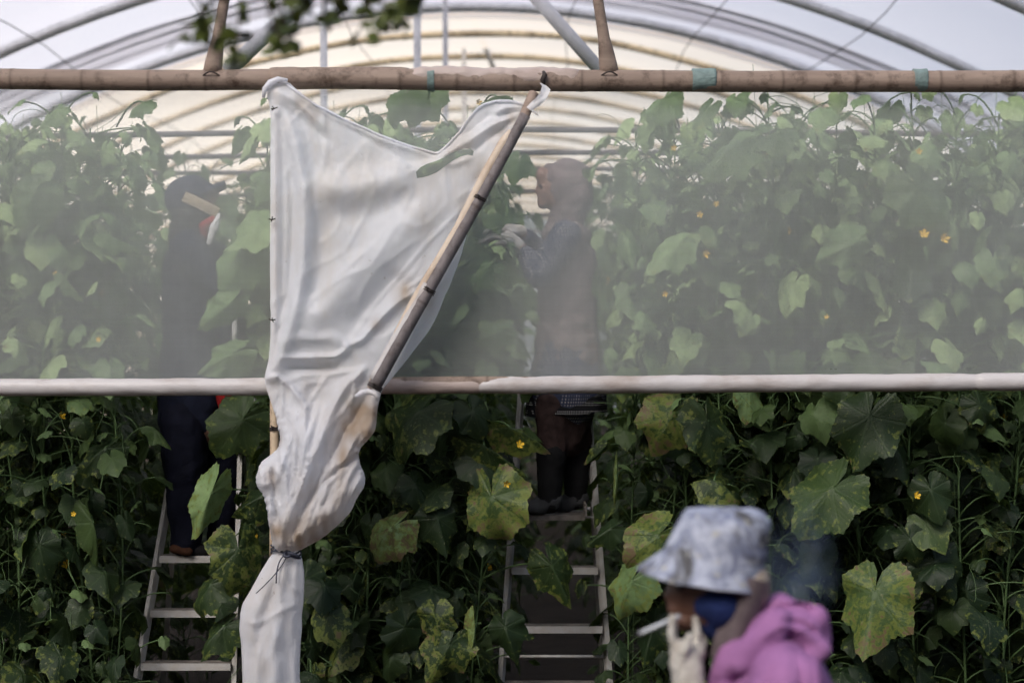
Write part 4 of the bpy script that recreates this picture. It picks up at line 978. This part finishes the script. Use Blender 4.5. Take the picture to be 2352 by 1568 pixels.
skin('shirt_collar', [('c', G(478, 524, -.10), .026, G(494, 508, -.07), .020), ('c', G(478, 530, -.10), .022, G(480, 545, -.10), .016)], M['red'], man, .006, 3)
skin('towel', [('c', G(516, 500, -.16), .012, G(506, 530, -.175), .020), ('c', G(506, 530, -.175), .018, G(496, 562, -.17), .016)], M['white'], man, .006, 3, .004, 20, label='white cloth hanging at the neck')
skin('shirt_tail', [('c', G(528, 905, -.12), .045, G(540, 960, -.12), .040), ('c', G(560, 900, -.10), .03, G(558, 950, -.10), .03)], M['red'], man, .008, 3, .006, 14)
mb = MB(); tube(mb, [G(551, 712, -.15), G(552, 750, -.16), G(549, 792, -.15)], [.011, .013, .010], 8, flat=.4); mb.build('apron_string', M['white'], man)
for x, dy in ((434, -.08), (500, .09)):
    skin('shoe', [('c', G(x-4, 1250, dy), .046, G(x+24, 1258, dy), .038), ('e', G(x+38, 1260, dy), (.05, .04, .026))], M['black'] if dy < 0 else M['orange'], man, .008, 3)
skin('shoe_cuff', [('c', G(412, 1252, -.13), .022, G(446, 1258, -.14), .020)], M['orange'], man, .008, 3)

# -- the person in the bucket hat in front, walking left, cigarette at the mouth
HD = 4.30
def H(px, py, dy=0.0): return P(px, py, HD, HD+dy)
smoker = empty('person', Vector((H(1780, 0).x, HD, 0)), 'smoker in tie-dyed bucket hat, blue mask and pink hoodie at the front', 'person')
hip = Vector((H(1840, 0).x, HD, .86)); 
body = [('e', H(1652, 1340), (.098, .076, .118), (0, .22, 0)), ('e', H(1580, 1352), (.045, .05, .055)), ('c', H(1560, 1340), .016, H(1532, 1366), .012), ('e', H(1536, 1368), (.014, .016, .011)), ('e', H(1556, 1396), (.026, .03, .014)), ('e', H(1572, 1424), (.036, .034, .026)), ('e', H(1566, 1322), (.03, .05, .016)),
  ('c', H(1690, 1400), .055, H(1725, 1460), .062), ('c', H(1765, 1535, -.13), .055, H(1765, 1535, .13), .055), ('c', H(1785, 1600), .10, H(1830, 1800), .12), ('c', H(1830, 1800), .13, hip, .14),
  ('c', hip+Vector((0, -.09, 0)), .085, hip+Vector((-.16, -.09, -.40)), .058), ('c', hip+Vector((-.16, -.09, -.40)), .056, hip+Vector((-.14, -.09, -.80)), .042),
  ('c', hip+Vector((0, .09, 0)), .085, hip+Vector((.04, .09, -.41)), .058), ('c', hip+Vector((.04, .09, -.41)), .056, hip+Vector((.22, .09, -.76)), .042),
  ('c', hip+Vector((-.15, -.09, -.82)), .04, hip+Vector((-.29, -.09, -.83)), .03), ('c', hip+Vector((.23, .09, -.79)), .04, hip+Vector((.12, .09, -.83)), .03)]
elb = H(1620, 1790, -.24); wri = H(1572, 1560, -.10)
body += [('c', H(1786, 1550, -.19), .058, elb, .046), ('c', elb, .044, wri, .030), ('c', H(1790, 1540, .19), .062, H(1850, 1800, .22), .046), ('c', H(1850, 1800, .22), .044, H(1800, 2010, .16), .03), ('c', H(1800, 2010, .16), .03, H(1790, 2090, .15), .024)]
skin('body', body, M['skin_dark'], smoker, .009, 3)
skin('mask', [('e', H(1648, 1378), (.078, .088, .066), (0, .35, 0)), ('c', H(1610, 1415), .040, H(1680, 1440), .05), ('c', H(1690, 1420), .062, H(1716, 1470), .068)], M['bluemask'], smoker, .007, 4, .004, 18, label='navy blue face covering')
M['hairnet']
skin('hair_cover', [('e', H(1720, 1345), (.048, .080, .062)), ('c', H(1748, 1322), .022, H(1752, 1366), .020)], M['hairnet'], smoker, .007, 8, .003, 20)
mb = MB(); st = [(1722,1318),(1706,1370),(1688,1420),(1672,1470),(1664,1512)]; vs = []
for i, (x, y) in enumerate(st):
    for s in (-1, -.3, .4, 1): vs.append(H(x+s*36, y+s*12, -.090+.030*s*s+.005*i))
for i, (x, y) in enumerate(st):
    for s in (-1, -.3, .4, 1): vs.append(H(x+s*36, y+s*12, -.084+.030*s*s+.005*i))
f1 = [(i*4+k, i*4+k+1, (i+1)*4+k+1, (i+1)*4+k) for i in range(4) for k in range(3)]; mb.add(vs, f1+[tuple(q+20 for q in f[::-1]) for f in f1]); mb.build('scarf_end', M['greystrap'], smoker)
# hat: one lathe, tipped, with a dented crown and a flaring brim longer at the front
mb = MB(); vs = []; prof = [(0,.118),(.050,.118),(.080,.112),(.098,.100),(.104,.082),(.110,.045),(.115,.010),(.117,.000),(.119,-.006),(.126,-.022),(.135,-.038),(.143,-.048),(.144,-.052),(.139,-.050),(.126,-.030),(.113,-.006)]
sg = 48; rot = Euler((R(4), R(8), 0)).to_matrix()
for j, (r, z) in enumerate(prof):
    for k in range(sg):
        a = 2*math.pi*k/sg; fx = math.cos(a); fy = math.sin(a); rr = r*1.0
        if z < -.003: rr += (-z)*(.55 if fx < 0 else -.35)*abs(fx)
        v = Vector((fx*rr*1.0, fy*rr*.86, z + (.008*mn.noise(Vector((fx*2, fy*2, z*20))) if j > 0 else 0) - (.010 if j < 3 else 0)*max(0, -fx)))
        v += Vector((.022*(z/.118) if z > 0 else 0, 0, (.018*-fx if z < -.01 else 0)*0))
        vs.append(H(1640, 1280) + rot @ v)
mb.add(vs, [(j*sg+k, (j+1)*sg+k, (j+1)*sg+(k+1) % sg, j*sg+(k+1) % sg) for j in range(len(prof)-1) for k in range(sg)])
mb.build('bucket_hat', M['tiedye'], smoker)
HF = [([(1700,1500),(1690,1560),(1684,1640)], 12, -.026), ([(1745,1500),(1728,1560),(1722,1650)], 9, .016), ([(1775,1520),(1765,1580),(1770,1660)], 8, -.018), ([(1830,1500),(1842,1560),(1836,1650)], 10, -.018),
      ([(1800,1480),(1804,1540),(1796,1620)], 10, .014), ([(1872,1500),(1880,1560),(1874,1640)], 9, .014), ([(1660,1540),(1650,1600),(1655,1680)], 9, .014), ([(1720,1470),(1790,1450),(1860,1480)], 9, .010), ([(1700,1590),(1770,1630),(1850,1620)], 8, -.014)]
HF2 = [([(1712,1448),(1752,1412),(1800,1396),(1850,1408)], 8, -.020), ([(1690,1470),(1730,1428),(1780,1404)], 7, .012), ([(1826,1388),(1850,1392),(1866,1406)], 7, -.030), ([(1800,1424),(1850,1434),(1880,1458)], 8, -.020), ([(1790,1380),(1840,1376),(1880,1396)], 7, .012), ([(1740,1470),(1790,1436),(1840,1446),(1876,1480)], 7, .012)]
skin('hoodie', [('c', H(1775, 1528, -.14), .080, H(1775, 1528, .14), .080), ('c', H(1792, 1592), .126, H(1835, 1800), .145), ('c', H(1760, 1500, -.05), .072, H(1770, 1500, .10), .075), ('c', H(1730, 1510, -.09), .06, H(1700, 1620, -.09), .08), ('c', H(1830, 1800), .150, hip+Vector((0, 0, .05)), .155), ('c', H(1786, 1545, -.19), .088, elb, .066), ('c', elb, .062, H(1600, 1700, -.18), .052),
   ('c', H(1790, 1550, .20), .080, H(1850, 1800, .22), .066), ('c', H(1850, 1800, .22), .06, H(1804, 1990, .165), .05), ('e', H(1840, 1570), (.06, .15, .09)), ('c', H(1700, 1520, -.06), .07, H(1680, 1640, -.05), .09)], M['pink'], smoker, .009, 14, -.006, 8, (1.5, 1.5, .7), ridge=True, folds=HF)
skin('hood', [('c', H(1790, 1392, -.04), .030, H(1862, 1412, -.05), .034), ('c', H(1862, 1412, -.05), .034, H(1880, 1462, -.03), .028), ('c', H(1880, 1462, -.03), .028, H(1850, 1490, -.1), .026), ('c', H(1770, 1410, -.11), .034, H(1700, 1470, -.13), .030), ('c', H(1700, 1470, -.13), .030, H(1656, 1520, -.10), .030),
   ('c', H(1800, 1400, .06), .034, H(1730, 1460, .12), .032), ('c', H(1800, 1420, -.08), .034, H(1870, 1476, -.09), .026), ('e', H(1818, 1424), (.078, .125, .046), (0, .30, 0)), ('e', H(1752, 1440, -.04), (.062, .095, .040), (0, -.75, 0)), ('c', H(1760, 1440, -.12), .032, H(1690, 1500, -.13), .03)], M['pink'], smoker, .007, 7, -.004, 12, ridge=True, folds=HF2)
skin('trousers', [('c', hip+Vector((0, -.09, 0)), .105, hip+Vector((-.16, -.09, -.40)), .080), ('c', hip+Vector((-.16, -.09, -.40)), .078, hip+Vector((-.14, -.09, -.74)), .062), ('c', hip+Vector((0, .09, 0)), .105, hip+Vector((.04, .09, -.41)), .080), ('c', hip+Vector((.04, .09, -.41)), .078, hip+Vector((.20, .09, -.70)), .062)], M['navy'], smoker, .014, 3)
for a_, b_ in ((hip+Vector((-.14, -.09, -.81)), hip+Vector((-.30, -.09, -.825))), (hip+Vector((.24, .09, -.77)), hip+Vector((.11, .09, -.825)))):
    skin('shoe', [('c', a_, .050, b_, .036)], M['black'], smoker, .010, 3)
# gloved hand: fingers bent round the cigarette at the lips
pr = [('c', elb.lerp(wri, .35), .040, wri, .036), ('c', wri, .036, H(1568, 1510, -.09), .040), ('c', H(1568, 1510, -.09), .036, H(1556, 1480, -.085), .028), ('c', H(1568, 1515, -.08), .034, H(1590, 1486, -.07), .026)]
for pts_ in (((1546,1480,-.095),(1532,1440,-.10),(1536,1404,-.088)), ((1552,1480,-.070),(1540,1446,-.062),(1546,1410,-.055)), ((1588,1486,-.06),(1596,1444,-.055),(1592,1412,-.05)), ((1600,1496,-.05),(1612,1470,-.04),(1604,1444,-.03))):
    a_, m_, e_ = [H(*q) for q in pts_]; pr += [('c', a_, .0105, m_, .0098), ('c', m_, .0096, e_, .0078)]
pr += [('c', H(1548, 1512, -.115), .013, H(1560, 1472, -.125), .0115), ('c', H(1560, 1472, -.125), .011, H(1572, 1440, -.118), .009)]
skin('glove', pr, M['glove'], smoker, .005, 3, .003, 30, label='dirty white knitted glove')
mb = MB(); vs, fs = sphere_pts(H(1556, 1345, -.046), .008, .006, .005); mb.add(vs, fs); mb.build('eye', M['eye'], smoker)
cig = MB(); a_ = H(1466, 1441, -.078); b_ = H(1556, 1404, -.062); tube(cig, [a_, a_.lerp(b_, .5), b_], .0048, 10)
M['paper'] = simple('paper', (.60,.64,.68), .7, .1, 30); M['ash'] = simple('ash', (.25,.25,.26), .9)
cg = cig.build('cigarette', M['paper'], loc=b_, label='white cigarette held by the gloved hand at the lips', cat='cigarette')
mb = MB(); tube(mb, [a_+(a_-b_)*.06, a_+(b_-a_)*.02], [.0040, .0050], 10); mb.build('ash_tip', M['ash'], cg)
# smoke
m, nt, out = nodes('smoke'); n = N(nt); tc = n('ShaderNodeTexCoord')
nz = n.noise(tc.outputs['Object'], 6, 3, .6, .6)
gr = n('ShaderNodeTexGradient', {'Vector': n('ShaderNodeMapping', {'Vector': tc.outputs['Generated'], 'Location': (-1, -1, -1), 'Scale': (2, 2, 2)}).outputs[0]}, gradient_type='SPHERICAL').outputs[1]
den = n.math('MULTIPLY', n.math('MULTIPLY', n.maprange(nz, .40, .66), n.maprange(gr, 0, .6)), 1.9)
pv = n('ShaderNodeVolumePrincipled', {'Color': (.55,.70,1.0,1), 'Density': den, 'Anisotropy': .2}); nt.links.new(pv.outputs[0], out.inputs[1])
mb = MB(); vs, fs = sphere_pts(P(1836, 1290, 4.75), .12, .13, .20, nu=20, nv=14); mb.add(vs, fs)
so = mb.build('smoke', m, loc=P(1836, 1290, 4.75), label='thin bluish cigarette smoke drifting behind the bucket hat', cat='smoke', kind='stuff')

# ------------------------------------------------------------------ tree whose twigs hang into the top of the view
TD = 3.75
tr = empty('tree', (-2.6, 3.3, 0), 'small leaved tree beside the path, its twigs hanging blurred over the beam', 'tree')
mb = MB(); tube(mb, [Vector((-2.6, 3.3, 0)), Vector((-2.55, 3.3, 1.2)), Vector((-2.4, 3.35, 2.2)), Vector((-2.1, 3.4, 3.1)), Vector((-1.5, 3.55, 3.45)), Vector((-.8, 3.7, 3.4)), Vector((-.2, 3.8, 3.3))], [.13, .11, .09, .07, .04, .022, .01], 12); mb.build('trunk', M['bark'], tr)
tl = MB(); rs = random.Random(3)
def tleaf(c, dr, L):
    dr = dr.normalized(); s = dr.cross(Vector((rs.uniform(-1, 1), rs.uniform(-1, 1), rs.uniform(-1, 1)))).normalized(); nn = dr.cross(s); vs = [c]; 
    for t, w in ((.2, .28), (.45, .42), (.7, .34), (.9, .14)):
        for q in (-1, 0, 1): vs.append(c+dr*L*t+s*L*w*q+nn*(-.1*L*t*t+(.06*L if q else 0)))
    vs.append(c+dr*L)
    tl.add(vs, [(0,2,1),(0,3,2)]+[(1+3*j+k, 2+3*j+k, 5+3*j+k, 4+3*j+k) for j in range(3) for k in range(2)]+[(10,11,13),(11,12,13)])
sprays = [((640,-60),(655,30),(640,118)), ((600,-40),(625,60),(655,105)), ((720,-50),(690,40),(668,90)), ((560,-60),(540,90),(548,136)), ((520,-50),(470,30),(405,92)), ((470,40),(440,80),(462,66)), ((860,-60),(850,10),(822,76)), ((880,-60),(880,30),(868,72)), ((900,-60),(915,20),(922,66)), ((790,-60),(780,-10),(758,40)), ((740,-60),(745,0),(748,46)), ((690,-60),(700,0),(640,60)), ((960,-60),(935,-5),(925,20)),((510,60),(520,100),(536,128))]
for (a, b, c) in sprays:
    dd = TD+rs.uniform(-.15, .15); p0, p1, p2 = P(*a, dd), P(*b, dd), P(*c, dd); pts = bez(p0, p1*1.0, p2, 10)
    tw = MB(); tube(tw, [p0+Vector((-.05, 0, .14))]+pts, [.004]+[.0035-.0002*i for i in range(10)], 5); tw.build('twig', M['bark'], tr)
    for i, q in enumerate(pts):
        if q.z > P(0, -40, TD).z: continue
        for _ in range(rs.choice((0, 1, 1, 2)) if i < 9 else 2):
            tleaf(q, Vector((rs.uniform(-1, 1), rs.uniform(-.8, .8), rs.uniform(-1.2, .2))), rs.uniform(.024, .044))
tl.build('leaves', M['tree_leaf'], tr)
# the rest of the crown, above the view: this is what shades the front of the tunnel
tl = MB()
for i in range(2600):
    a = rs.uniform(0, 6.3); r = rs.random()**.5; c = Vector((-1.6+r*1.7*math.cos(a), 3.3+r*1.3*math.sin(a), 4.1+rs.uniform(-.35, .6)*(1-r*.5)))
    tleaf(c, Vector((rs.uniform(-1, 1), rs.uniform(-1, 1), rs.uniform(-1, .3))), rs.uniform(.04, .07))
tl.build('crown', M['tree_leaf'], tr)

# unseen leafy wall added behind the viewer to keep low sky off the tunnel front
hg = empty('sky_blocker', (0, -3.2, 0), 'leafy wall added unseen behind the viewer to block the low sky', 'sky_blocker')
tl = MB()
for i in range(9000):
    c = Vector((rs.uniform(-14, 14), -3.2+rs.uniform(0, .45), rs.uniform(.1, 5.2)))
    tleaf(c, Vector((rs.uniform(-1, 1), rs.uniform(-.3, 1), rs.uniform(-1, .3))), rs.uniform(.12, .22))
tl.build('foliage', M['tree_leaf'], hg)
mb = MB(); box(mb, (0, -3.4, 2.6), (28, .5, 5.1)); mb.build('blocker_core', M['bark'], hg, smooth=False)

# ------------------------------------------------------------------ light, sky, camera
SUN_EL, SUN_AZ = 43, -152      # azimuth measured from +Y (away from camera), clockwise
w = bpy.data.worlds.new('World'); scene.world = w; w.use_nodes = True; nt = w.node_tree
bg = nt.nodes['Background']; sky = nt.nodes.new('ShaderNodeTexSky'); sky.sky_type = 'NISHITA'; sky.sun_disc = False
sky.sun_elevation = R(SUN_EL); sky.sun_rotation = R(SUN_AZ); sky.air_density = 1.0; sky.dust_density = 3.5; sky.ozone_density = .9
nt.links.new(sky.outputs[0], bg.inputs[0]); bg.inputs[1].default_value = .15
sun = bpy.data.lights.new('sun', 'SUN'); sun.energy = 1.5; sun.angle = R(25); sun.color = (1, .975, .95)
so = bpy.data.objects.new('sun', sun); COL.objects.link(so)
dv = Vector((math.sin(R(SUN_AZ))*math.cos(R(SUN_EL)), math.cos(R(SUN_AZ))*math.cos(R(SUN_EL)), math.sin(R(SUN_EL))))
so.rotation_euler = dv.to_track_quat('Z', 'Y').to_euler()
cam = bpy.data.cameras.new('camera'); co = bpy.data.objects.new('camera', cam); COL.objects.link(co); scene.camera = co
co.location = (0, 0, CAMZ); co.rotation_euler = (R(90), 0, 0); cam.sensor_width = 36; cam.lens = 36*FP/2352
cam.clip_end = 1000; cam.dof.use_dof = True; cam.dof.focus_distance = 7.65; cam.dof.aperture_fstop = 1.9
scene.render.engine = 'CYCLES'; cy = scene.cycles
cy.use_denoising = True; cy.denoising_input_passes = 'RGB_ALBEDO'; cy.denoising_prefilter = 'ACCURATE'; cy.max_bounces = 10; cy.diffuse_bounces = 4; cy.glossy_bounces = 2; cy.transmission_bounces = 6; cy.transparent_max_bounces = 12; cy.volume_bounces = 1
cy.sample_clamp_indirect = 6; cy.caustics_reflective = False; cy.caustics_refractive = False
vs_ = scene.view_settings; vs_.view_transform = 'Standard'; vs_.look = 'None'; vs_.exposure = .35; vs_.gamma = 1
